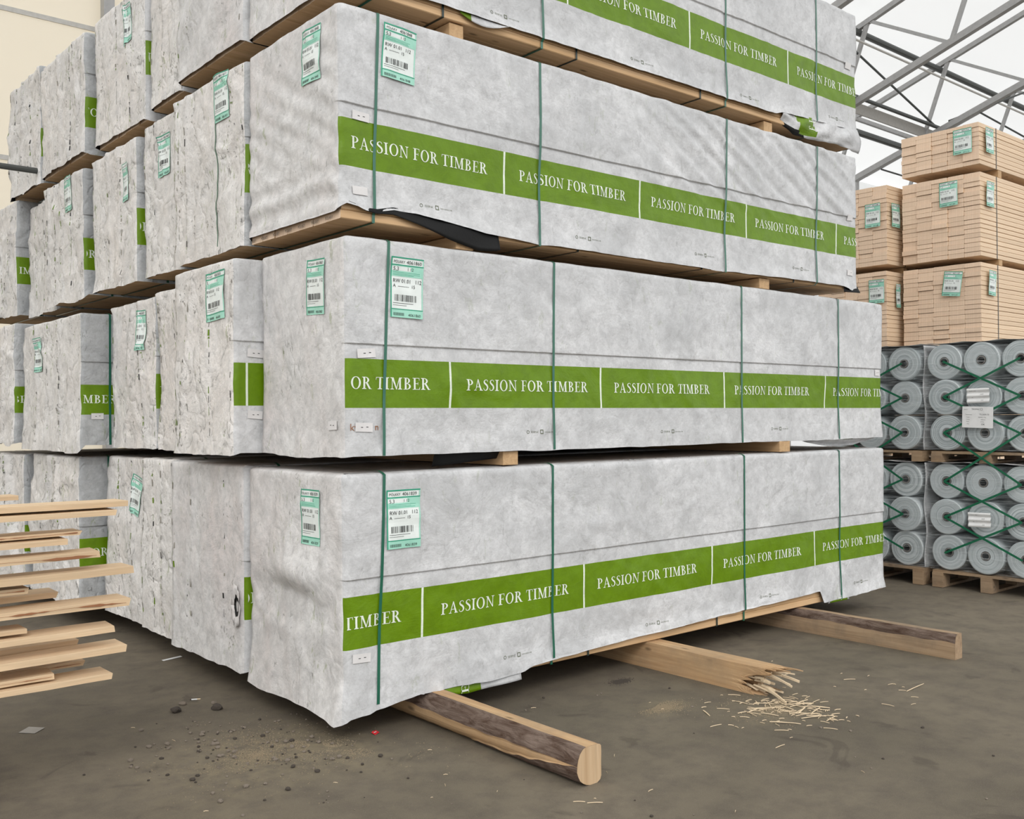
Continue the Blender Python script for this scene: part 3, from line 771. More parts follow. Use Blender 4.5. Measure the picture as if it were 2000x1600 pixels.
# printed labels and staple cards of the corner column
make_label(A1, 'side', .226, 1.24-.17, .205, .30, '4061839', s1, seed=1); make_label(A2, 'side', .246, 2.43-1.42, .195, .31, '4061860', s2, tilt=-.02, seed=2)
make_label(A3, 'side', .232, 3.612-2.595, .205, .275, '4061848', s3, tilt=-.05, seed=3)
make_label(A1, 'end', .385, 1.242-.17, .19, .285, '4061839', e1, tilt=0, seed=4); make_label(A2, 'end', .36, 2.425-1.42, .19, .285, '4061860', e2, tilt=-.05, seed=5)
make_label(A3, 'end', .345, 3.607-2.595, .19, .28, '4061848', e3, tilt=-.02, seed=6)
card(A1, 'side', .03, .225, .105, .045, s1, 1); card(A2, 'side', .05, .485, .105, .045, s2, 2); card(A2, 'side', .03, .12, .10, .045, s2, 3); card(A2, 'end', .06, .13, .09, .045, e2, 8)
card(A3, 'side', .06, .50, .10, .045, s3, 4); card(A3, 'side', .06, .125, .09, .042, s3, 5); card(A3, 'side', 4.56, .545, .08, .045, s3, 6); card(A4, 'side', 4.56, .60, .08, .05, s4, 7)
card(A3, 'side', 4.55, .11, .08, .045, s3, 9); card(A2, 'side', 4.94, .50, .07, .05, s2, 11)

def sheet(name, parent, fn, nu, nv, mats, mi_fn=None, thick=.0012):
    vs = []; fs = []; fm = []
    for i in range(nu+1):
        for j in range(nv+1): vs.append(fn(i/nu, j/nv))
    for i in range(nu):
        for j in range(nv):
            a = i*(nv+1)+j; fs.append((a, a+nv+1, a+nv+2, a+1)); fm.append(mi_fn((i+.5)/nu, (j+.5)/nv) if mi_fn else 0)
    o = link_mesh(name, vs, fs, mats, parent, fm, smooth=True)
    so_ = o.modifiers.new('thickness', 'SOLIDIFY'); so_.thickness = thick; so_.offset = 0
    return o
# bottom pack: green and white cover flap turned out under the hem
def fl1(a, b):
    u = .56+.57*a; top = h1(u)+.012; z = top*(1-b)+b*(-.028-.030*min(1, a*3)+.012*a)
    return (u, -.004-.010*b-.006*math.sin(a*9), z)
f = sheet('cover_flap', A1, fl1, 24, 4, ['wrap', 'green'], lambda a, b: 1 if .06 < a < .50 else 0)
tq = GL['E'][1]; mb = MB()
for p in tq: mb.add([(.70+(1-y)*.05+.0, -.022, -.046+x*.075) for x, y in p], [tuple(range(4))], 0)
mb.build('lettering', ['letter'], f)
def fl2(a, b):
    u = 4.24+.30*a; return (u, -.010-.006*b-.010*nz(u*4, b, 2), .055-.072*b)
f = sheet('cover_flap', A1, fl2, 12, 4, ['wrap', 'green'], lambda a, b: 1 if .1 < a < .9 else 0)
mb = MB()
for p in GL['T'][1]: mb.add([(4.36+y*.05, -.028, -.005+x*.05) for x, y in p], [tuple(range(4))], 0)
mb.build('lettering', ['letter'], f)
# second pack: loose crumpled cover under the far end
def fl3(a, b):
    u = 4.0+1.05*a; zt = .01; z = zt-(.02+.055*(1-abs(a*2-1)**2))*b
    return (u, .01+.05*b-.016*nz(u*5, b*3, 2)-.02*math.sin(b*6), z+.006*nz(u*9, b*5, 4))
sheet('cover_flap', A2, fl3, 40, 8, ['wrap', 'green'], lambda a, b: 1 if .45 < a < .6 and b < .3 else 0)
def fl4(a, b):                                           # dark underlay film between first and second layer
    u = .55+.55*a; return (u, .03+.03*b, -.002-.075*b*(1-.5*a))
sheet('film_flap', A2, fl4, 10, 3, ['black_film'])
# third pack: black film slipping out over the boards
bt = lerpf([(.03, .0), (.1, .012), (.28, .035), (.45, .07), (.65, .105), (.85, .12), (.98, .10), (1.0, .09)])
def fl5(a, b):
    u = .03+.97*a; top = h3(u)+.014; d = bt(u)
    return (u, -.012-.006*math.sin(a*11+b*2)-.01*b, top-d*b)
f = sheet('film_flap', A3, fl5, 40, 5, ['black_film'])
def fl6(a, b):
    u = 4.52+.19*a; return (u, -.012-.03*b*a, .012+.022*a-(.035+.02*a)*b)
sheet('film_flap', A3, fl6, 8, 4, ['black_film'])
# top pack: folded cover end, green print on it, hanging below the boards
def fl7(a, b):
    u = 3.70+1.03*a; top = h4(u)+.012; bot = -.045+.06*max(0, 1-a/.16)-.02*math.sin(a*7)*a
    bulge = .035*math.sin(math.pi*b)*(.4+.6*a)+.010*nz(u*6, b*4, 3)+.008*math.sin(a*22+b*5)
    return (u, -.014-abs(bulge)+.03*b*(1-a), top+(bot-top)*b)
f = sheet('cover_flap', A4, fl7, 44, 8, ['wrap', 'green', 'black_film'], lambda a, b: 1 if .16+.08*b < a < .36+.1*b and b < .9 else (2 if a < .30-.2*b*0 and b > .72 else 0))
mb = MB()
for n_, ch in enumerate('TE'):
    for p in GL[ch][1]: mb.add([(3.98+y*.09, -.062, .045-n_*.05+x*.045) for x, y in p], [tuple(range(4))], 0)
mb.build('lettering', ['letter'], f)
def fl8(a, b):
    u = .74+.34*a; return (u, -.012-.02*a*b, .062-.01*a-.05*b*math.sin(math.pi*min(1, a*.9+.1)))
sheet('cover_flap', A4, fl8, 14, 4, ['wrap', 'green'], lambda a, b: 1 if a < .25 else 0)
# stamps on plank ends under the third pack
vs_, fs_, w_ = txt_mesh('PÖLKKY'); mb = MB()
for i in range(7):
    for f_ in fs_: mb.add([(-.0065, .10+i*.1429+.012-0+(-vs_[q][0]*.020)+.03, .008+vs_[q][1]*.024) for q in f_], [tuple(range(len(f_)))], 0)
mb.build('plank_stamps', ['label_black'], A3)

mb = MB()                                                # brownish print half hidden by the lower card
for tx_, u0_ in (('kv', .0), ('n', .145)):
    for f_ in txt_mesh(tx_)[1]:
        mb.add([(max(.004, u0_+txt_mesh(tx_)[0][q][0]*.055), -(s2(max(.02, u0_+txt_mesh(tx_)[0][q][0]*.055), .14)+.003), .125+txt_mesh(tx_)[0][q][1]*.05) for q in f_], [tuple(range(len(f_)))], 0)
mb.build('print_text', ['bark_red'], A2)

# packs along the end of the stack: (label, y0, y1, x, z0, H, band, div0, label (y, ztop, tilt, width scale, number), folds, hem amplitude)
SIDE = [
 # top layer
 ('second pack of the top layer, drawn tight with sloping creases', 1.02, 2.0, -.05, 3.765, 1.05, (.325, .58), .9, None, [], 'tight'),
 ('narrow third pack of the top layer between wider packs', 2.03, 2.6, .0, 3.746, 1.05, (.325, .58), .6, None, [(.3, .03, .008, .02)], ''),
 ('fourth pack of the top layer with a crumpled label near its top', 2.64, 3.68, -.02, 3.70, .985, (.315, .555), .75, (3.03, 4.60, .1, .8, '4061822'), [(.55, 0, .006, .04), (.3, .02, .012, .1)], ''),
 ('fifth pack of the top layer with a green printed corner', 3.75, 4.93, -.085, 3.688, .95, (.20, .44), .665, None, [(.35, 0, .006, 0), (.62, .03, .010, .03), (.2, .04, .008, .1)], 'old'),
 ('outermost pack of the top layer with torn bottom edge', 4.97, 5.93, -.085, 3.69, 1.02, (.22, .47), .48, None, [(.3, 0, .008, .03), (.55, .03, .015, -.05), (.75, 0, .007, .02)], 'torn'),
 # third layer
 ('third-layer pack with thin green tape under its label', 1.03, 2.05, -.04, 2.60, 1.06, (.30, .58), .55, (1.39, 3.655, .03, .95, '4061871'), [(.8, .03, .008, .02), (.93, 0, .005, 0)], 'old'),
 ('narrow third-layer pack with a curled label and red stamp', 2.07, 2.74, .0, 2.60, 1.06, (.30, .56), .5, (2.44, 3.535, .05, .95, '4061869'), [(.45, .03, .010, -.05)], 'old'),
 ('third-layer pack with speckled cover and a slim small label', 2.77, 3.72, -.035, 2.592, 1.02, (.25, .51), .6, (3.02, 3.46, .1, .5, '4061802'), [(.28, 0, .006, .02), (.55, .03, .009, .0)], 'old'),
 ('third-layer pack with many upright folds and a small label', 3.80, 4.80, -.085, 2.592, .99, (.19, .44), .6, (4.2, 3.57, .05, .9, '4061855'), [(.3, 0, .006, .01), (.5, .02, .012, .0), (.68, 0, .006, .02), (.85, .03, .010, 0)], 'old'),
 ('narrow third-layer pack without label, flush between two forward packs', 4.83, 5.65, .0, 2.592, .98, (.3, .55), .6, None, [(.3, .03, .012, .05), (.6, 0, .008, 0)], 'old'),
 ('third-layer pack at the far row end, green corner print', 5.69, 6.8, -.115, 2.592, 1.06, (.28, .53), .45, None, [(.2, .03, .02, -.3), (.5, 0, .01, .2)], 'torn'),
 # second layer
 ('second-layer pack set forward with plain green corner and label', .93, 1.76, -.157, 1.42, 1.085, (.26, .50), .06, (1.26, 2.45, .04, 1.25, '4061818'), [(.30, 0, .005, .0), (.62, .05, .010, -.2)], ''),
 ('narrow dirty second-layer pack between label packs', 1.79, 2.48, .0, 1.42, 1.055, (.26, .50), .5, None, [(.3, .02, .012, .04), (.6, .03, .010, -.05)], 'old'),
 ('second-layer pack with long label and black smudges', 2.51, 3.43, .0, 1.42, 1.035, (.26, .50), .5, (2.85, 2.375, -.02, 1.0, '4061877'), [(.22, .04, .016, .12), (.5, .03, .010, -.1)], 'old'),
 ('second-layer pack set forward, band reading the end of a word', 3.46, 5.02, -.217, 1.42, .99, (.225, .45), .41, (4.58, 2.285, .04, .85, '4061881'), [(.5, .03, .012, .02), (.85, 0, .006, 0), (1.1, .04, .012, .05)], 'old'),
 ('second-layer pack at the far row end with torn corner', 5.07, 6.2, -.28, 1.42, 1.03, (.25, .48), .3, None, [(.3, .05, .02, -.1), (.6, .03, .02, .2)], 'torn'),
 # bottom layer
 ('bottom pack with a hole ripped low in its cover corner', 1.06, 2.12, -.04, .17, 1.17, (.285, .53), .6, None, [(.72, .02, .006, .0), (.995, 0, .006, 0), (.25, 0, .004, 0)], 'tight1'),
 ('bottom pack, narrow, with two upright seams and no label', 2.15, 2.77, -.01, .17, 1.17, (.285, .53), .5, None, [(.22, .02, .008, 0), (.38, 0, .005, .02)], ''),
 ('bottom pack with a tag hanging askew near its top', 2.80, 3.58, .02, .17, 1.16, (.285, .53), .5, (3.03, 1.20, -.22, .9, '4061890'), [(.2, .03, .012, .03), (.5, 0, .008, .02)], 'old'),
 ('bottom pack set forward behind the loose boards, green corner', 3.62, 4.95, -.18, .17, 1.155, (.30, .53), .72, None, [(.4, .05, .02, .3), (.8, .04, .02, -.2), (.6, .03, .014, 0)], 'torn'),
 ('bottom pack at the far row end, badly crumpled', 5.0, 6.2, -.22, .17, 1.14, (.30, .53), .5, None, [(.3, .08, .05, .4), (.7, .05, .03, -.3)], 'torn'),
]
for i, (lb, y0, y1, x, z0, Hh, bd, dv, lab, folds, kind) in enumerate(SIDE):
    sd = 20+i; W = y1-y0-.018
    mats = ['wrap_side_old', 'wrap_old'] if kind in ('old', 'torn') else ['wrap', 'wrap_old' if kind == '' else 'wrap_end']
    ee = None; amp = {'old': 1.7, 'torn': 2.4, 'tight': .5, 'tight1': .8, '': 1.0}[kind]
    if kind == 'tight':
        def ee(v, z): 
            ph = z*1.0+v*.75
            return .014*math.sin(ph*15+1.5*nz(v*1.5, z*1.5, 1))*min(1, z/.25)*min(1, (1.1-z)/.3)
    he = None
    if kind == 'torn':
        he = (lambda s: (lambda v: min(.02, -.02+.05*nz(v*3.1, s, 4)+.03*nz(v*9, s, 5))))(sd)
    if z0 < 2 and kind != 'torn': he = (lambda s: (lambda v: -.022+.012*nz(v*2.7, s, 4)+.005*nz(v*11, s, 5)))(sd)
    if i in (14,): he = (lambda s: (lambda v: -.062+.012*nz(v*2.7, s, 4)))(sd)
    if i in (8, 9): he = (lambda s: (lambda v: -.04+.025*nz(v*2.7, s, 4)+.006*nz(v*11, s, 5)))(sd)
    if z0 > 3: he = (lambda s: (lambda v: .008+.012*nz(v*2.7, s, 4)+.006*nz(v*11, s, 5)))(sd) if kind != 'torn' else he
    r_, ss, es = make_pack('weathered white '+lb if kind in ('old', 'torn') else 'white-wrapped '+lb, x, 4.75, y0, W, z0, Hh, bands=bd, div0=dv,
        straps=[.20], step=.03, detail='low', seed=sd, group=PK, mats=mats, folds=folds, seam=.62, side_vis=.42, extra_end=ee, hem_end=he, amp_end=amp, logos=False, amp_side=.3)
    if lab:
        ly, zt, tl, wsc, num = lab
        make_label(r_, 'end', ly-y0, zt-z0, .19*wsc, .28, num, es, tilt=tl, seed=sd)
    if i in (5, 11, 14, 16): card(r_, 'side', .06, .19, .09, .045, ss, sd)
    if i in (11,): card(r_, 'side', .06, .535, .10, .045, ss, sd+1)
    if i == 6:                                           # striped stamp beside the curled label
        mb = MB()
        for q in range(5):
            v_, z_ = .085-.004*q+.0, .64+.018*q
            mb.add([(-(es(v_, z_)+.003), v_, z_), (-(es(v_-.05, z_-.02)+.003), v_-.05, z_-.02), (-(es(v_-.05, z_-.011)+.003), v_-.05, z_-.011), (-(es(v_, z_+.009)+.003), v_, z_+.009)], [(0, 1, 2, 3)], 0)
        mb.build('stamp', ['bark_red'], r_)
    if i == 5:
        mb = MB()
        for q in range(20):
            z = .02+.8*q/20
            mb.add([(-(es(.36, z_)+.004), yv, z_) for z_, yv in ((z, .352), (z, .364), (z+.04, .364), (z+.04, .352))], [(0, 1, 2, 3)], 0)
        mb.build('tape', ['strap'], r_)
    if i == 16:                                          # ripped hole with frayed rim at the corner
        def rip(a, b):
            an = a*2*math.pi; rr = (.02+.05*b)*(1+.35*nz(math.cos(an)*2, math.sin(an)*2, 3)); v = .06+rr*math.cos(an)*.8; z = .36+rr*math.sin(an)*1.7
            return (-(es(max(.01, v), z)+.004+.012*b*(1+nz(an*2, b, 7))), v, z)
        sheet('torn_edge', r_, rip, 24, 3, ['wrap_end', 'black_film'], lambda a, b: 1 if b < .45 else 0)

# hidden rest of each layer is carried by these full-width bearers
def bar(name, x0, x1, y0, y1, z0, z1, mat, label, cat, group=None, ax='y'):
    m = MB(); cx, cy = (x0+x1)/2, y0
    m.box(x0-cx, x1-cx, 0, y1-y0, 0, z1-z0, 0); o = m.build(name, [mat], loc=(cx, cy, z0))
    bv = o.modifiers.new('edge', 'BEVEL'); bv.width = .003; bv.segments = 1
    return tag(o, label, cat, group)
SG = 'spacer beams between the pack layers'
bar('spacer_beam', .66, .755, .02, 2.6, 3.667, 3.744, 'pine_y', 'sawn spacer beam under the top pack near the stack corner', 'spacer beam', SG)
bar('spacer_beam', .66, .755, 2.66, 5.9, 3.62, 3.685, 'pine_y', 'dark underside spacer beam beneath the outer top-layer packs', 'spacer beam', SG)
bar('spacer_beam', 3.50, 3.60, 2.66, 5.9, 3.62, 3.685, 'pine_y', 'hidden rear spacer beam beneath the outer top-layer packs', 'spacer beam', SG)
bar('spacer_beam', 3.50, 3.60, .02, 2.6, 3.667, 3.744, 'pine_y', 'sawn spacer beam under the top pack near its creased free end', 'spacer beam', SG)
bar('spacer_beam', .68, .80, .0, 6.9, 2.517, 2.590, 'pine_y', 'sawn spacer beam beside the black film, below the third layer', 'spacer beam', SG)
bar('spacer_beam', 3.40, 3.52, .0, 6.9, 2.517, 2.590, 'pine_y', 'sawn spacer beam below the third layer near its free end', 'spacer beam', SG)
bar('spacer_beam', 1.0, 1.11, .0, 6.2, 1.336, 1.415, 'pine_y', 'sawn spacer beam in the dark gap above the bottom pack', 'spacer beam', SG)
bar('spacer_beam', 3.60, 3.73, -.02, 6.2, 1.336, 1.415, 'pine_y', 'sawn spacer beam above the bottom pack near its far end', 'spacer beam', SG)

# ---------------------------------------------------------------- bearers on the floor
def log_bearer():
    # half-round log: narrow sawn top, flat far side, sawn streak along the bark flank
    root = empty('log_bearer', (.52, -1.17, 0), 'short thick log bearer with bark and sawn faces under the stack corner', 'log bearer', 'bearers under the stack')
    n = 48; segs = 150; Ly = 7.2; vs = []; fs = []; fm = []
    R_ = .091
    def anch(y):
        lo = 176+8*nz(y*2.1, 1, 1)+5*nz(y*9, 3, 1); hi = 222+8*nz(y*2.6, 2, 2)+7*nz(y*11, 3, 2)-max(0, .5-y)*95+34*max(0, min(1, (y-.72)/.10)); hi = max(hi, lo+.5)
        return [(0, 0), (9, 66), (15, 112+4*nz(y*5, 1, 7)), (28, lo), (35, hi), (48, 360)]
    def ang(i, A):
        for (a, b), (c, d) in zip(A, A[1:]):
            if i <= c: return b+(d-b)*(i-a)/(c-a)
    for s in range(segs+1):
        y = (2.6*(s/130) if s <= 130 else 2.6+(Ly-2.6)*(s-130)/20); A = anch(y)
        for i in range(n):
            ad = ang(i, A); a = math.radians(ad); x = R_*math.cos(a); z = .088+R_*math.sin(a)
            k = 1+.045*nz(x*16, y*2.2, z*16)+.03*nz(x*60, y*14, z*60)
            lo, hi = A[3][1], A[4][1]
            if 28 < i < 35: k = 1+.02*nz(x*16, y*2.2, z*16)-.05*min(1, (hi-lo)/25)
            x_, z_ = x*k, .088+(z-.088)*k
            if z_ > .1695: z_ = .1695
            if x_ > .056: x_ = .056+.002*nz(y*20, z*20, 1)
            vs.append((x_+.010*nz(y*.7, 5, 5), y, max(z_, .0006)))
    for s in range(segs):
        for i in range(n):
            j = (i+1) % n; fs.append(((s+1)*n+i, (s+1)*n+j, s*n+j, s*n+i))
            fm.append(0 if 9 <= i < 15 or 28 <= i < 35 else 1)
    link_mesh('log_body', vs, fs, ['log_sawn', 'bark'], root, fm)
    link_mesh('log_end_face', [(v[0], -.001, v[2]) for v in vs[:n]], [tuple(range(n))], ['log_end'], root)
    return root
log_bearer()
# squared beam with splintered end
root = empty('broken_bearer', (2.25, -.80, 0), 'pale squared beam under the stack with a splintered broken end', 'beam bearer', 'bearers under the stack')
bm = bmesh.new(); wdx = .13; hz = .165; rows = []
nr = 70
def rect_pts(m_):
    c = [(-wdx/2, .0), (-wdx/2, hz), (wdx/2, hz), (wdx/2, 0)]; out = []
    for q in range(4):
        a, b = c[q], c[(q+1) % 4]
        for e in range(m_): out.append((a[0]+(b[0]-a[0])*e/m_, a[1]+(b[1]-a[1])*e/m_))
    return out
pr = rect_pts(14); n = len(pr); rng = random.Random(5); jag = []
for k_, (x, z) in enumerate(pr):
    base_ = .10*max(0, 1-abs(z-.07)/.06)*(1 if x < .02 else .4)-.13*max(0, (z-.11)/.055)-.02*(z < .03)
    jag.append(base_+rng.uniform(-.035, .035)+(rng.uniform(-.10, -.03) if rng.random() < .22 else 0))
vs = []; fs = []
for s_i in range(nr+1):
    q = s_i/nr; y0_ = 7.0*q**2.6
    for k_, (x, z) in enumerate(pr):
        y = y0_+jag[k_]*max(0, 1-y0_/.30)**1.5
        w_ = .004*nz(x*10, y*2, z*10); fr = max(0, 1-y0_/.12)
        vs.append((x*(1-.05*fr)+w_+fr*.006*nz(k_*1.7, s_i, 3), y, max(.0006, z+(w_ if z > .01 else 0)+fr*.008*nz(k_*1.3, s_i, 8))))
for s_i in range(nr):
    for i in range(n): j = (i+1) % n; fs.append((s_i*n+i, (s_i+1)*n+i, (s_i+1)*n+j, s_i*n+j))
bm.free()
cr_ = [len(vs)+k_ for k_ in range(n)]                     # ragged hollow inside the break
for k_, (x, z) in enumerate(pr): vs.append((x*.6+rng.uniform(-.008, .008), .10+jag[k_]*.5+rng.uniform(0, .06), .075+(z-.075)*.6))
for i in range(n): j = (i+1) % n; fs.append((i, j, cr_[j], cr_[i]))
cb = len(vs); vs.append((0, .17, .075))
for i in range(n): fs.append((cr_[i], cr_[(i+1) % n], cb))
link_mesh('beam_body', vs, fs, ['log_sawn'], root)
def splinter_mesh(L, wd, th, rng, bend=.1):
    vs = []; fs = []; n = 5
    for i in range(n+1):
        q = i/n; w_ = wd*(1-.85*abs(q-.35)**1.2)*rng.uniform(.7, 1.1); zz_ = bend*L*math.sin(q*3)*.3
        vs += [(q*L, -w_/2, zz_), (q*L, w_/2, zz_+rng.uniform(-.2, .2)*th), (q*L, w_/2*.8, zz_+th), (q*L, -w_/2*.8, zz_+th*rng.uniform(.6, 1))]
    for i in range(n):
        a = 4*i
        for k_ in range(4): fs.append((a+k_, a+4+k_, a+4+(k_+1) % 4, a+(k_+1) % 4))
    fs += [(3, 2, 1, 0), (4*n, 4*n+1, 4*n+2, 4*n+3)]
    return vs, fs
for q in range(22):                                      # long torn fibres at the break
    L = rng.choice((.06, .09, .12, .18, .26)); vs, fs = splinter_mesh(L, rng.uniform(.012, .03), rng.uniform(.006, .014), rng)
    o = link_mesh('torn_fibre', vs, fs, ['splinter'], root)
    o.location = (rng.uniform(-.05, .055), rng.uniform(-.06, .06)+.02, rng.choice((.135, .12, .085, .045, .02))+rng.uniform(-.012, .01))
    o.rotation_euler = (rng.uniform(-.3, .3), rng.uniform(-.05, .22), -math.pi/2+rng.uniform(-.35, .35))
# squared bearer with waney bark edge
root = empty('waney_bearer', (3.87, -1.19, 0), 'weathered squared beam with bark along its upper edge, farthest out bearer', 'beam bearer', 'bearers under the stack')
vs = []; fs = []; fm = []; nr = 90
base = [(-.048, 0), (-.048, .04), (-.048, .08), (-.047, .105), (-.043, .13), (-.034, .15), (-.018, .165), (.02, .166), (.046, .165), (.05, .08), (.05, 0)]
n = len(base)
for s in range(nr+1):
    y = 7*(s/nr)**1.6
    for k_, (x, z) in enumerate(base):
        z = z+(.032*nz(y*1.6, 1, 3)+.012*nz(y*7, 2, 3) if k_ == 3 else .02*nz(y*1.6, 1, 3) if k_ == 2 else 0)
        vs.append((x+.005*nz(x*20, y*3, z*20)*(1 if 2 < k_ < 7 else .3), y, max(.0005, z+.004*nz(x*9, y*4, z*9)*(1 if z > .01 else 0))))
for s in range(nr):
    for i in range(n):
        j = (i+1) % n; fs.append((s*n+i, (s+1)*n+i, (s+1)*n+j, s*n+j)); y = vs[s*n][1]
        fm.append(1 if 3 <= i < 6 else 0)
link_mesh('beam_body', vs, fs, ['pine_old', 'bark'], root, fm)
link_mesh('beam_end_face', [(v[0], -.001, v[2]) for v in vs[:n]], [tuple(range(n))], ['pine_old'], root)

# ---------------------------------------------------------------- loose boards on the pile beside the stack
LB = [ # x_end, y near edge, z top, width, thick, length
 (-1.43, .25, 1.292, .12, .025, 2.2, 'short uppermost board of the loose pile'),
 (-1.06, .02, 1.262, .15, .030, 3.0, 'long pale board, highest one reaching past the pile'),
 (-1.11, .00, 1.228, .15, .030, 3.0, 'pale board directly beneath the highest long one'),
 (-1.24, .05, 1.146, .13, .022, 2.6, 'thin board with bark speck below the upper pair'),
 (-1.30, .02, 1.120, .13, .032, 2.6, 'pinkish board beneath the thin speckled one'),
 (-1.18, .00, 1.062, .14, .036, 2.8, 'board with a long dark split edge'),
 (-1.045, .00, .985, .14, .040, 3.0, 'thick pale board with snapped tip, longest at mid height'),
 (-1.45, .03, .935, .12, .030, 2.4, 'short board end with reddish torn grain'),
 (-1.31, .14, .888, .14, .032, 2.6, 'board lying half behind the long streaked one'),
 (-1.06, .00, .850, .15, .040, 3.0, 'long board with a rust brown streak along its edge'),
 (-1.46, .02, .775, .12, .025, 2.4, 'short low board with small nail holes'),
 (-1.12, .00, .742, .14, .034, 2.9, 'rough edged board, third layer from below'),
 (-1.22, .16, .672, .15, .030, 2.6, 'thin board lying behind the wide clean one'),
 (-1.075, .00, .655, .15, .038, 3.0, 'wide clean board, second layer from below'),
 (-1.35, .02, .578, .13, .030, 2.4, 'short stained board resting on the lowest board'),
 (-1.19, .18, .575, .13, .028, 2.6, 'narrow board laid beside the short stained one'),
 (-1.135, .00, .545, .15, .032, 3.0, 'lowest long board of the loose pile'),
]
rng = random.Random(11)
for x, y, zt, wd, th, L, lb in LB:
    th *= .74
    vs = []; fs = []; n = 26
    for i in range(n+1):
        q = i/n; X = -L*(q**1.5)
        for a, b in ((0, 0), (0, 1), (1, 1), (1, 0)):
            e = .0035*nz(X*4+zt*50, a*3, b*2)
            tip = rng.uniform(0, .012)*(i == 0)
            vs.append((X-tip, a*wd+(e if a == 0 else -e), (b-1)*th+(.002*nz(X*6, a, b+zt*9))))
    for i in range(n):
        for k_ in range(4): fs.append((4*i+k_, 4*i+(k_+1) % 4, 4*i+4+(k_+1) % 4, 4*i+4+k_))
    fs += [(3, 2, 1, 0), (4*n, 4*n+1, 4*n+2, 4*n+3)]
    o = link_mesh('loose_board', vs, fs, ['pine_light'], loc=(x, y, zt)); o.rotation_euler = (0, rng.uniform(-.004, .004), rng.uniform(-.012, .012))
    if any(w_ in lb for w_ in ('rust', 'bark', 'split', 'reddish', 'stained')):
        m = MB(); vs = []; a = -.02; q = 0
        while a > -1.0:
            ww = max(.0006, th*(.04+.30*nz(a*7, zt*9, 1)+.12*nz(a*31, zt*9, 4))); zc = -th*(.5+.28*nz(a*3, zt*9, 2))
            vs += [(a, -.0042, zc-ww), (a, -.0042, zc+ww)]; a -= .012; q += 1
        m.add(vs, [(2*i_, 2*i_+1, 2*i_+3, 2*i_+2) for i_ in range(q-1)], 0)
        m.build('bark_streak', ['bark_red'], o)
    tag(o, 'sawn '+lb if not lb.startswith(('long', 'short', 'lowest', 'thin', 'thick', 'wide', 'narrow', 'rough', 'pale', 'pink', 'board')) else lb+', projecting from the pile', 'board', 'loose sawn boards of the open pile')
# unseen blocks added to carry the pile, widened to shade the floor
zs = sorted(set([b[2] for b in LB])); tops = sorted(LB, key=lambda b: b[2])
for xs_ in (-1.9, -3.2):
    m = MB(); m.box(-.12, .12, -.02, 1.3, 0, .49, 0)
    tag(m.build('shade_trestle', ['pine_old'], loc=(xs_, 0, 0)), 'unseen block trestle, widened for shade, carrying the open board pile at x %d' % int(abs(xs_)) if False else ('unseen trestle block, widened for shade, under the open board pile, ' + ('near the board tips' if xs_ > -3 else 'toward the board tails')), 'trestle')

# thin dark pole reaching from the side to the stack
rp = empty('steel_pole', (-4.5, 5.02, 0), 'thin dark steel pole reaching to the outer top-layer pack', 'pole')
m2 = MB(); m2.tube((4.40, 0, 3.79), (0, 0, 3.79), .026, 10); m2.build('pole_bar', ['steel_dark'], rp)
m2 = MB(); m2.tube((0, 0, 0), (0, 0, 3.88), .06, square=True); m2.build('pole_stand', ['steel_dark'], rp)

# ---------------------------------------------------------------- bare timber packs behind
BG = 'bare strapped timber packs behind the rolls'
def bare_pack(label, x0, y0, z0, ncol, nrow, bw, bt_, L, labels, seed, simple=False):
    root = empty('bare_timber_pack', (x0, y0, z0), label, 'timber pack', BG)
    rng = random.Random(seed)
    protos = []
    for q in range(3):
        m = MB(); m.box(0, L, .0012, bw-.0012, .0005, bt_-.0010, 0, 1, ch=.0038); protos.append(m.build('board', ['pine_board', 'pine_end'], root))
    cnt = 0
    col_j = [rng.uniform(-.009, .009) for _ in range(ncol)]
    lay_shift = [rng.uniform(-.004, .004) for _ in range(nrow)]
    for c_ in range(ncol):
        for r_ in range(nrow):
            if cnt < 3: o = protos[cnt]
            else: o = protos[rng.randrange(3)].copy(); COL.objects.link(o); o.parent = root
            gapz = rng.choice((0, 0, 0, .0012)); big = rng.random() < .06
            o.location = (rng.uniform(-.012, .004)-(.012 if big else 0)+col_j[c_], c_*bw, r_*bt_)
            o.scale = (1, 1, rng.choice((1, 1, .985, .96, .92)))
            cnt += 1
    Wd = ncol*bw; Hh = nrow*bt_
    for xs_ in (.42, L-.5):
        vs = []; fs = []; pts = [(-.003, 0), (-.003, Hh), (Wd+.003, Hh+.002), (Wd+.003, -.003), (-.003, -.003)]
        for y, z in pts: vs += [(xs_-.008, y, z), (xs_+.008, y, z)]
        for i in range(len(pts)-1): fs.append((2*i, 2*i+1, 2*i+3, 2*i+2))
        link_mesh('strap', vs, fs, 'steel_dark', root)
    for face, a0, zt, wd, tl in labels:
        make_label(root, face, a0, zt, wd, .285, '4071%03d' % rng.randrange(100, 999), lambda a, z: .024, tilt=tl, seed=seed+int(a0*10), lift=.006)
    return root
bw = .187
bare_pack('bare timber pack topping the tall stack behind the rolls, half height', 8.8, .865, 4.452, 5, 9, bw, .0528, 4.5, [('end', .29, .43, .215, 0), ('side', .09, .43, .20, 0)], 1)
bare_pack('bare timber pack below the half height one, label beside a board column', 8.8, .865, 3.405, 5, 18, bw, .0533, 4.5, [('end', .46, .90, .215, .02), ('side', .10, .86, .19, 0)], 2)
bare_pack('bare timber pack resting behind the rolls, its label curled up', 8.8, .86, 2.375, 5, 18, bw, .0533, 4.5, [('end', .43, .88, .215, -.12), ('side', .12, .87, .19, -.04)], 3)
bare_pack('bare timber pack mostly hidden by the rolls, fourth from top', 8.8, .86, 1.30, 5, 18, bw, .0533, 4.5, [], 4)
bare_pack('bare timber pack at floor level behind the rolls', 8.8, .86, .15, 5, 20, bw, .0533, 4.5, [], 5)
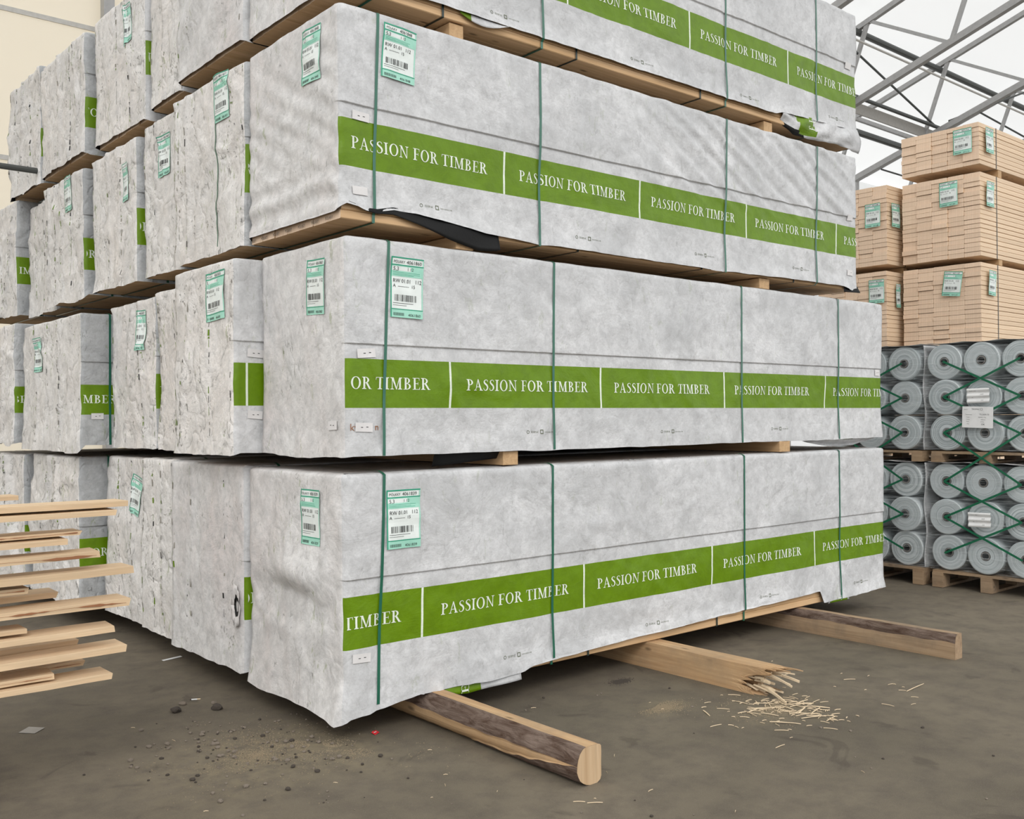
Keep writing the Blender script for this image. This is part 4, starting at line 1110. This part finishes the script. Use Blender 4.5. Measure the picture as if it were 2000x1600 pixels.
bare_pack('lower-topped bare timber pack between stacks, upper one with label', 8.585, 1.88, 3.41, 5, 18, .187, .0533, 4.3, [('end', .27, .75, .20, 0), ('side', .06, .74, .19, 0)], 6)
bare_pack('bare timber pack below it, nearer the wrapped stack, with label', 8.57, 1.88, 2.33, 5, 19, .187, .0525, 4.3, [('end', .22, .90, .20, 0), ('side', .16, .85, .10, 0)], 7)
bare_pack('lowest bare timber pack seen beside the wrapped stack', 8.57, 1.88, 1.26, 5, 19, .187, .0525, 4.3, [], 8)
bare_pack('bare timber pack on the floor beside the rear column', 8.57, 1.88, .15, 5, 20, .187, .0525, 4.3, [], 9)
for i, (z0, z1) in enumerate(((4.366, 4.452), (3.336, 3.403), (2.262, 2.373), (1.22, 1.298), (0, .148))):
    for j, xx in enumerate((9.28, 12.4)):
        bar('spacer_beam', xx, xx+.09, .87, 1.78, z0, z1, 'pine_y', 'sawn spacer beam in gap %s of the bare timber stack, %s' % (('one', 'two', 'three', 'four', 'five')[i], ('near the labelled ends', 'toward the far ends')[j]), 'spacer beam', 'spacer beams of the bare stack')
for i, (z0, z1) in enumerate(((3.33, 3.408), (2.26, 2.328), (1.20, 1.258), (0, .148))):
    for j, xx in enumerate((9.0, 12.2)):
        bar('spacer_beam', xx, xx+.09, 1.90, 2.80, z0, z1, 'pine_y', 'sawn spacer beam in gap %s of the lower bare column, %s' % (('one', 'two', 'three', 'four')[i], ('near the labelled ends', 'toward the far ends')[j]), 'spacer beam', 'spacer beams of the bare column')

# ---------------------------------------------------------------- film rolls on pallets
def pallet(label, x0, y0, z0, Lx, Wy, h):
    root = empty('pallet', (x0, y0, z0), label, 'pallet', 'wooden pallets under the rolls')
    dh = .022; bh = h-3*dh
    for i in range(7):
        m = MB(); a = Lx*i/7+.01; m.box(a, a+Lx/7-.03, 0, Wy, h-dh, h); m.build('deck_board', ['pine_old'], root)
    for yy in (0, Wy/2-.05, Wy-.10):
        m = MB(); m.box(0, Lx, yy, yy+.10, h-2*dh, h-dh-.0005); m.build('stringer_board', ['pine_old'], root)
        m = MB(); m.box(0, Lx, yy, yy+.10, 0, dh); m.build('runner', ['pine_old'], root)
        for xx in (0, Lx/2-.07, Lx-.14):
            m = MB(); m.box(xx, xx+.14, yy, yy+.10, dh+.0005, h-2*dh-.0005); m.build('block', ['pine_old'], root)
    return root
PX = 6.40
def roll_proto():
    n = 56; R_, rc_ = .1622, .040; L = 1.1; vs = []; fs = []; fm = []
    prof = [(.03, rc_), (0.0, rc_+.004), (.0, R_*.55), (.0, R_-.008), (.006, R_), (L*.5, R_+.0005), (L-.006, R_), (L, R_-.008), (L, rc_)]
    for px, pr_ in prof:
        for k_ in range(n):
            a = 2*math.pi*k_/n; w_ = 1+(.003*math.sin(3*a+1)+.002*math.sin(7*a)) if pr_ > .1 else 1
            vs.append((px, pr_*w_*math.cos(a), pr_*w_*math.sin(a)))
    for i in range(len(prof)-1):
        for k_ in range(n): j = (k_+1) % n; fs.append((i*n+k_, i*n+j, (i+1)*n+j, (i+1)*n+k_)); fm.append(0)
    return vs, fs, fm
rv, rf, rm = roll_proto()
rme = None
def place_roll(y, z, label, group, sq=1.0, rr=0):
    global rme
    o = bpy.data.objects.new('film_roll', None)
    COL.objects.link(o); o.location = (PX, y, z); tag(o, label, 'roll', group)
    rngl = random.Random(int(y*1000)+int(z*777))
    o.location.x += rngl.uniform(-.02, .02)
    if rme is None:
        b = link_mesh('film', rv, rf, ['roll'], o, rm, smooth=False); rme = [b.data]
        m = MB(); nn = 24
        for q in range(nn):
            a = 2*math.pi*q/nn; b_ = 2*math.pi*(q+1)/nn; R1, R2 = .0395, .030
            A = lambda r_, an, x: (x, r_*math.cos(an), r_*math.sin(an))
            m.add([A(R1, a, -.004), A(R1, b_, -.004), A(R2, b_, -.004), A(R2, a, -.004)], [(0, 1, 2, 3)], 0)
            m.add([A(R2, a, -.004), A(R2, b_, -.004), A(R2, b_, .25), A(R2, a, .25)], [(0, 1, 2, 3)], 1)
            m.add([A(R1, a, -.004), A(R1, b_, -.004), A(R1, b_, .03), A(R1, a, .03)], [(3, 2, 1, 0)], 0)
        m.add([A(.031, 2*math.pi*q/nn, .25) for q in range(nn)], [tuple(range(nn))], 1)
        c_ = m.build('core', ['roll_core', 'label_black'], o); rme.append(c_.data)
    else:
        b = bpy.data.objects.new('film', rme[0]); COL.objects.link(b); b.parent = o
        c_ = bpy.data.objects.new('core', rme[1]); COL.objects.link(c_); c_.parent = o
    b.rotation_euler = (rngl.uniform(0, 6), 0, 0); b.scale = (1, sq, 1)
stacks = [('the pallet cut by the frame', [.11, -.232, -.57], .245, -.745), ('the pallet beside the wrapped stack', [.515, .86, 1.20], 1.37, .335)]
lev = [(1.262, [1.430, 1.757, 2.084], 'upper'), (.162, [.330, .657, .984], 'lower')]
coln = {0: ['column one from the gap', 'column two from the gap', 'column three from the gap'], 1: ['column one from the gap', 'column two from the gap', 'column three from the gap']}
for si, (sn, ys, ya, yb) in enumerate(stacks):
    for li, (zp, zs_, ln) in enumerate(lev):
        pb = yb if si == 0 else yb; pt = ya
        pallet('%s wooden pallet of %s' % (ln, sn.replace('the pallet', 'the roll load')), PX-.03, min(pt, pb), zp-.155-.003 if li else zp-.103, 1.16, abs(pt-pb), .155 if li else .100)
        for ci, y in enumerate(ys):
            for ri, z in enumerate(zs_):
                place_roll(y+(.010*(ri-1) if si == 0 else 0), z, 'grey film roll, %s row, %s, %s level of %s' % (('bottom', 'middle', 'top')[ri], coln[si][ci].replace('column ', 'column '), ln, 'outer load' if si == 0 else 'inner load'), 'film rolls of the %s level, %s' % (ln, 'outer load' if si == 0 else 'inner load'))
        # white cover sheet over the top and down the back corner, stretch film round the load
        yl, yh = min(ys)-.175, max(ys)+.175; ztop = max(zs_)+.1635
        def cov(a, b):
            x = PX-.02+1.15*b; y = yl+(yh-yl)*a; return (x, y, ztop+.014-.010*abs(math.sin(a*math.pi*3))+.004*nz(a*9, b*5, si+li*3))
        f = sheet('cover_sheet', None, cov, 40, 8, ['wrap']); tag(f, 'white cover sheet lying on top of the rolls, %s level, %s' % (ln, 'outer load' if si == 0 else 'inner load'), 'cover sheet', 'cover sheets of the roll loads')
        if si == 1:
            def cv2(a, b):
                z = ztop-(.98)*b; return (PX+.01+.30*a+.01*nz(a*4, b*4, 2), yl-.012-.012*math.sin(b*12+a*3), z)
            f2_ = sheet('cover_sheet', None, cv2, 10, 24, ['wrap']); tag(f2_, 'white sheet hanging down beside the gap between the roll loads, %s level' % ln, 'cover sheet', 'cover sheets of the roll loads')
        def flm(a, b):
            z = zp+.01+(ztop-zp-.02)*b; t_ = a*3
            yl2, yh2 = yl-.02, yh+.02
            if t_ < 1: p = (PX-.035+.9*(1-t_), yl2, z)
            elif t_ < 2: p = (PX-.035-.006*nz(t_*9, b*5, 2), yl2+(yh2-yl2)*(t_-1), z)
            else: p = (PX-.035+.9*(t_-2), yh2, z)
            return p
        vs = []; fs = []; NU, NV = 60, 12
        for i in range(NU+1):
            for j in range(NV+1): vs.append(flm(i/NU, j/NV))
        for i in range(NU):
            for j in range(NV): a = i*(NV+1)+j; fs.append((a, a+1, a+NV+2, a+NV+1))
        tag(link_mesh('stretch_film', vs, fs, 'film', smooth=True), 'clear stretch film wound round the rolls, %s level, %s' % (ln, 'outer load' if si == 0 else 'inner load'), 'stretch film', 'stretch film round the roll loads')
# green lashing straps crossing from core to core
allz = [2.084, 1.757, 1.430, .984, .657, .330]
def lash(ya, za, yb, zb, label, off):
    a = Vector((PX-.052-off, ya, za)); b = Vector((PX-.052-off, yb, zb)); d = (b-a).normalized(); n_ = Vector((0, -d.z, d.y))*.0095
    m = MB(); m.add([a-n_, b-n_, b+n_, a+n_], [(0, 1, 2, 3)]); e = Vector((-.0015, 0, 0))
    m.add([a-n_+e, b-n_+e, b+n_+e, a+n_+e], [(3, 2, 1, 0)])
    for p_ in (a, b): m.tube(p_+Vector((-.001, 0, 0)), p_+Vector((.006, 0, 0)), .006, 8)
    tag(m.build('lashing_strap', ['strap_roll']), label, 'strap', 'green straps lashed across the rolls')
rows_ = ['top row', 'second row', 'third row', 'fourth row', 'fifth row', 'lowest row']
for si, (sn, ys, ya, yb) in enumerate(stacks):
    nm_ = 'outer load' if si == 0 else 'inner load'
    for k_ in range(5):
        y0_, y2_ = ys[0], ys[2]
        if si == 1: y0_, y2_ = ys[0], ys[2]
        lash(y0_, allz[k_], y2_, allz[k_+1], 'green strap falling from the %s core by the gap, %s' % (rows_[k_], nm_), .0)
        lash(y0_, allz[k_+1], y2_, allz[k_], 'green strap rising from the %s core by the gap, %s' % (rows_[k_+1], nm_), .003)
def paper(y, z, wd, ht, label, lines, tilt=0, folds=False, seed=1):
    m = MB(); rng = random.Random(seed); n = 8
    def P(a, b, off=0):
        fx = (.006*math.sin(b/ht*2*math.pi*2.5) if folds else 0); da, db = a-wd/2, b-ht/2
        return (PX-.065-off-fx, y-(da*math.cos(tilt)-db*math.sin(tilt)), z+da*math.sin(tilt)+db*math.cos(tilt))
    for j in range(12): m.add([P(0, ht*j/12), P(wd, ht*j/12), P(wd, ht*(j+1)/12), P(0, ht*(j+1)/12)], [(0, 1, 2, 3)], 0)
    for (txt, a, b, h) in lines:
        vs, fs, w_ = txt_mesh(txt); k_ = h/.72
        for f in fs: m.add([P(a*wd+vs[i][0]*k_, b*ht+vs[i][1]*k_, .0008) for i in f], [tuple(range(len(f)))], 1)
    return tag(m.build('paper_note', ['paper', 'label_black']), label, 'paper note', 'papers on the rolls')
L_ = [('TEOPAC', .30, .84, .014), ('\u25a1', .58, .83, .018), ('delivery', .06, .84, .007), ('Tilausnumero', .10, .60, .008), ('TS-2439-73', .56, .60, .013), ('Tuote', .14, .48, .008), ('TEOPAC 110 g', .52, .48, .008), ('Leveys', .14, .37, .008), ('1650 mm', .60, .37, .008), ('Paino', .14, .27, .008), ('210 kg', .60, .27, .008), ('Pvm', .16, .16, .008), ('OK', .62, .13, .016)]
paper(-.205, 1.572, .275, .19, 'large white printed delivery note on the rolls of the upper level', L_, tilt=-.03)
for z, s_, lb in ((1.765, 2, 'small creased paper note above the large delivery note'), (.655, 3, 'small creased paper note on the lower level of rolls')):
    paper(-.212, z, .20, .13, lb, [('lot 14   roll 6', .12, .80, .008), ('2439', .6, .55, .010), ('net', .2, .35, .008), ('210', .62, .14, .010)], tilt=.02, folds=True, seed=s_)

# ---------------------------------------------------------------- litter on the floor
rng = random.Random(3)
sp_proto = []
for q in range(5):
    vs, fs = splinter_mesh(.09, .008, .003, rng, .06); sp_proto.append((vs, fs))
spm = []
def splint(x, y, L, ang, wd=1.0, grp='wood splinters scattered by the broken bearer', lb='pale wood splinter lying by the broken bearer'):
    k_ = rng.randrange(5)
    if len(spm) <= k_ or True:
        if len(spm) < 5:
            o = link_mesh('wood_splinter', *sp_proto[len(spm)], ['splinter']); spm.append(o.data)
        else:
            o = bpy.data.objects.new('wood_splinter', spm[k_]); COL.objects.link(o)
    o.location = (x, y, .002); o.rotation_euler = (rng.uniform(-.2, .2), rng.uniform(-.06, .03), ang); s_ = L/.09
    o.scale = (s_, wd*max(.5, min(1.6, s_)), 1)
    tag(o, lb, 'wood splinter', grp)
base_a = -.35
for q in range(150):
    t_ = rng.random()**1.3; x = 2.12+rng.gauss(0, .10)-.02*t_; y = -.93-.42*t_+rng.gauss(0, .05)
    if q % 4 == 0: x -= rng.uniform(.05, .35); y += rng.uniform(-.1, .25)
    splint(x, y, rng.choice((.02, .03, .03, .05, .07, .10)), -.9+rng.gauss(0, .9), rng.uniform(.4, 1.4))
for q in range(40):
    splint(rng.uniform(1.5, 3.1), rng.uniform(-1.5, -.4), rng.choice((.015, .02, .04, .07)), -.7+rng.gauss(0, .7), .4)
for q in range(34):
    splint(rng.uniform(-.9, 1.6), rng.uniform(-2.1, 1.0), rng.choice((.01, .02, .03)), rng.uniform(0, 3), .4, 'stray slivers on the bare floor', 'thin stray wood sliver on the asphalt')
for x, y, L, an in ((.318, -1.262, .05, -.8), (.352, -1.31, .065, -.75), (.62, -.62, .04, .4), (2.9, -1.35, .2, 0)):
    splint(x, y, L, an, .4, 'stray slivers on the bare floor', 'thin stray wood sliver on the asphalt')
stm = []
for q in range(4):
    bm = bmesh.new(); bmesh.ops.create_icosphere(bm, subdivisions=2, radius=1)
    for v in bm.verts: v.co *= 1+.35*noise.noise(v.co*1.3+Vector((q*9, 0, 0)))+.12*noise.noise(v.co*4); v.co.z *= .65
    me = bpy.data.meshes.new('pebble'); bm.to_mesh(me); bm.free(); stm.append(me)
def stone(x, y, s_, lb, grp, mat='stone'):
    me = stm[rng.randrange(4)]
    key = me.name+mat
    o = bpy.data.objects.new('pebble', me); COL.objects.link(o)
    if not me.materials: me.materials.append(M['stone'])
    o.material_slots[0].link = 'OBJECT'; o.material_slots[0].material = M[mat]
    o.location = (x, y, s_*.45); o.scale = (s_*rng.uniform(.8, 1.3), s_, s_); o.rotation_euler = (0, 0, rng.uniform(0, 6)); tag(o, lb, 'pebble', grp)
G1 = 'pebbles strewn around the gravelly patch'; L1_ = 'small earthy pebble strewn around the gravelly patch'
stone(-.36, 1.20, .018, 'larger pebble next to the cigarette end', 'larger pebbles'); stone(-.44, 1.09, .028, 'angular dark stone, biggest of the litter near the stack', 'larger pebbles', 'stone_dark')
stone(-.22, 1.10, .015, 'round pebble past the cigarette end, above the crumbling clod', 'larger pebbles'); stone(-.25, .99, .028, 'crumbling dark clod with flat side', 'larger pebbles', 'stone_dark')
for q in range(240):
    x = -.45+rng.gauss(0, .30); y = .25+rng.gauss(0, .33)
    stone(x, y, rng.choice((.003, .004, .004, .006, .006, .009, .012)), L1_, G1, rng.choice(('stone', 'stone', 'stone_dark')))
for q in range(60):
    stone(rng.uniform(-1.1, 2.4), rng.uniform(-2.6, .0), rng.choice((.003, .004, .006, .008)), 'tiny grit stone on the open asphalt', 'grit stones on the open asphalt', rng.choice(('stone', 'stone_dark')))
# gravelly dust patch: a low irregular skin of sand
def patch(name, cx, cy, rx, ry, ang, label, col, seed, hmax=.004, cat='dust patch'):
    rngp = random.Random(seed); m = MB()
    # countless grains
    for q in range(4200):
        r_ = abs(rngp.gauss(0, .42)); a = rngp.uniform(0, 2*math.pi); x = r_*math.cos(a)*rx; y = r_*math.sin(a)*ry
        x, y = x*math.cos(ang)-y*math.sin(ang), x*math.sin(ang)+y*math.cos(ang)
        if nz((cx+x)*5, (cy+y)*5, seed) < -.12: continue
        s_ = rngp.choice((.0012, .0018, .0028, .004)); h = s_*.8; t_ = rngp.uniform(0, 3)
        ps = [(cx+x+s_*math.cos(t_+k_*2.09), cy+y+s_*math.sin(t_+k_*2.09), .0003) for k_ in range(3)]+[(cx+x, cy+y, h)]
        m.add(ps, [(0, 1, 3), (1, 2, 3), (2, 0, 3)], 0)
    tag(m.build(name, [col]), label, cat, kind='stuff')
t = NT('sand_grain'); M['sand'] = t.set((.25, .20, .135, 1), .95, spec=.1)
patch('sawdust', -.42, .15, .62, .62, .5, 'yellowish sawdust and grit spread on the asphalt before the stack', 'sand', 1)
patch('sawdust', -.12, .05, .22, .75, .55, 'paler streak of sawdust running past the gravelly patch', 'sand', 4)
patch('sawdust', 2.05, -1.02, .40, .30, 0, 'sawdust crumbs under the broken bearer end', 'sand', 2)
patch('sawdust', 1.62, -.62, .22, .14, 0, 'small sawdust heap beside the broken bearer', 'sand', 3)
patch('soil', 1.83, -.10, .09, .05, 0, 'dark soil crumbs on the floor between two bearers', 'stone_dark', 5, cat='soil')
# paper strip, red wrapper, cigarette end
m = MB(); m.add([(-.07, -.018, .002), (.07, -.016, .004), (.075, .018, .005), (-.065, .016, .002)], [(0, 1, 2, 3)]); o = m.build('paper_strip', ['paper'], loc=(.0, 2.29, 0)); o.rotation_euler = (0, 0, .15)
tag(o, 'white paper strip lying on the asphalt in front of the stack', 'paper strip')
m = MB(); m.add([(-.045, -.045, .002), (.045, -.045, .004), (.045, .045, .006), (-.045, .045, .003)], [(0, 1, 2, 3)]); o = m.build('paper_scrap', ['paper_grey'], loc=(-1.13, 1.27, 0)); o.rotation_euler = (0, 0, .75)
tag(o, 'square grey paper scrap on the dark floor below the board pile', 'paper scrap')
rp = empty('foil_wrapper', (.18, .045, 0), 'small crumpled red wrapper on the floor by the log bearer', 'wrapper', rz=.4)
m = MB(); m.add([(-.018, -.012, .001), (.016, -.014, .006), (.02, .012, .012), (-.014, .016, .008)], [(0, 1, 2, 3)]); m.add([(-.018, -.012, .001), (-.014, .016, .008), (-.004, .012, .016)], [(0, 1, 2)]); m.build('foil', ['red'], rp)
m = MB(); m.box(-.012, .006, -.003, .003, .0095, .0105); o_ = m.build('print_line', ['paper'], rp)
rp = empty('cigarette_end', (-.27, 1.245, .004), 'smoked cigarette end on the asphalt', 'cigarette', rz=-.5)
m = MB(); m.tube((-.02, 0, 0), (.012, 0, 0), .0038, 10); m.build('paper_tube', ['paper'], rp); m = MB(); m.tube((.012, 0, 0), (.03, 0, 0), .0039, 10); m.build('filter', ['splinter'], rp)
m = MB(); m.tube((-.027, 0, 0), (-.02, 0, 0), .0036, 8); m.build('ash_tip', ['stone_dark'], rp)
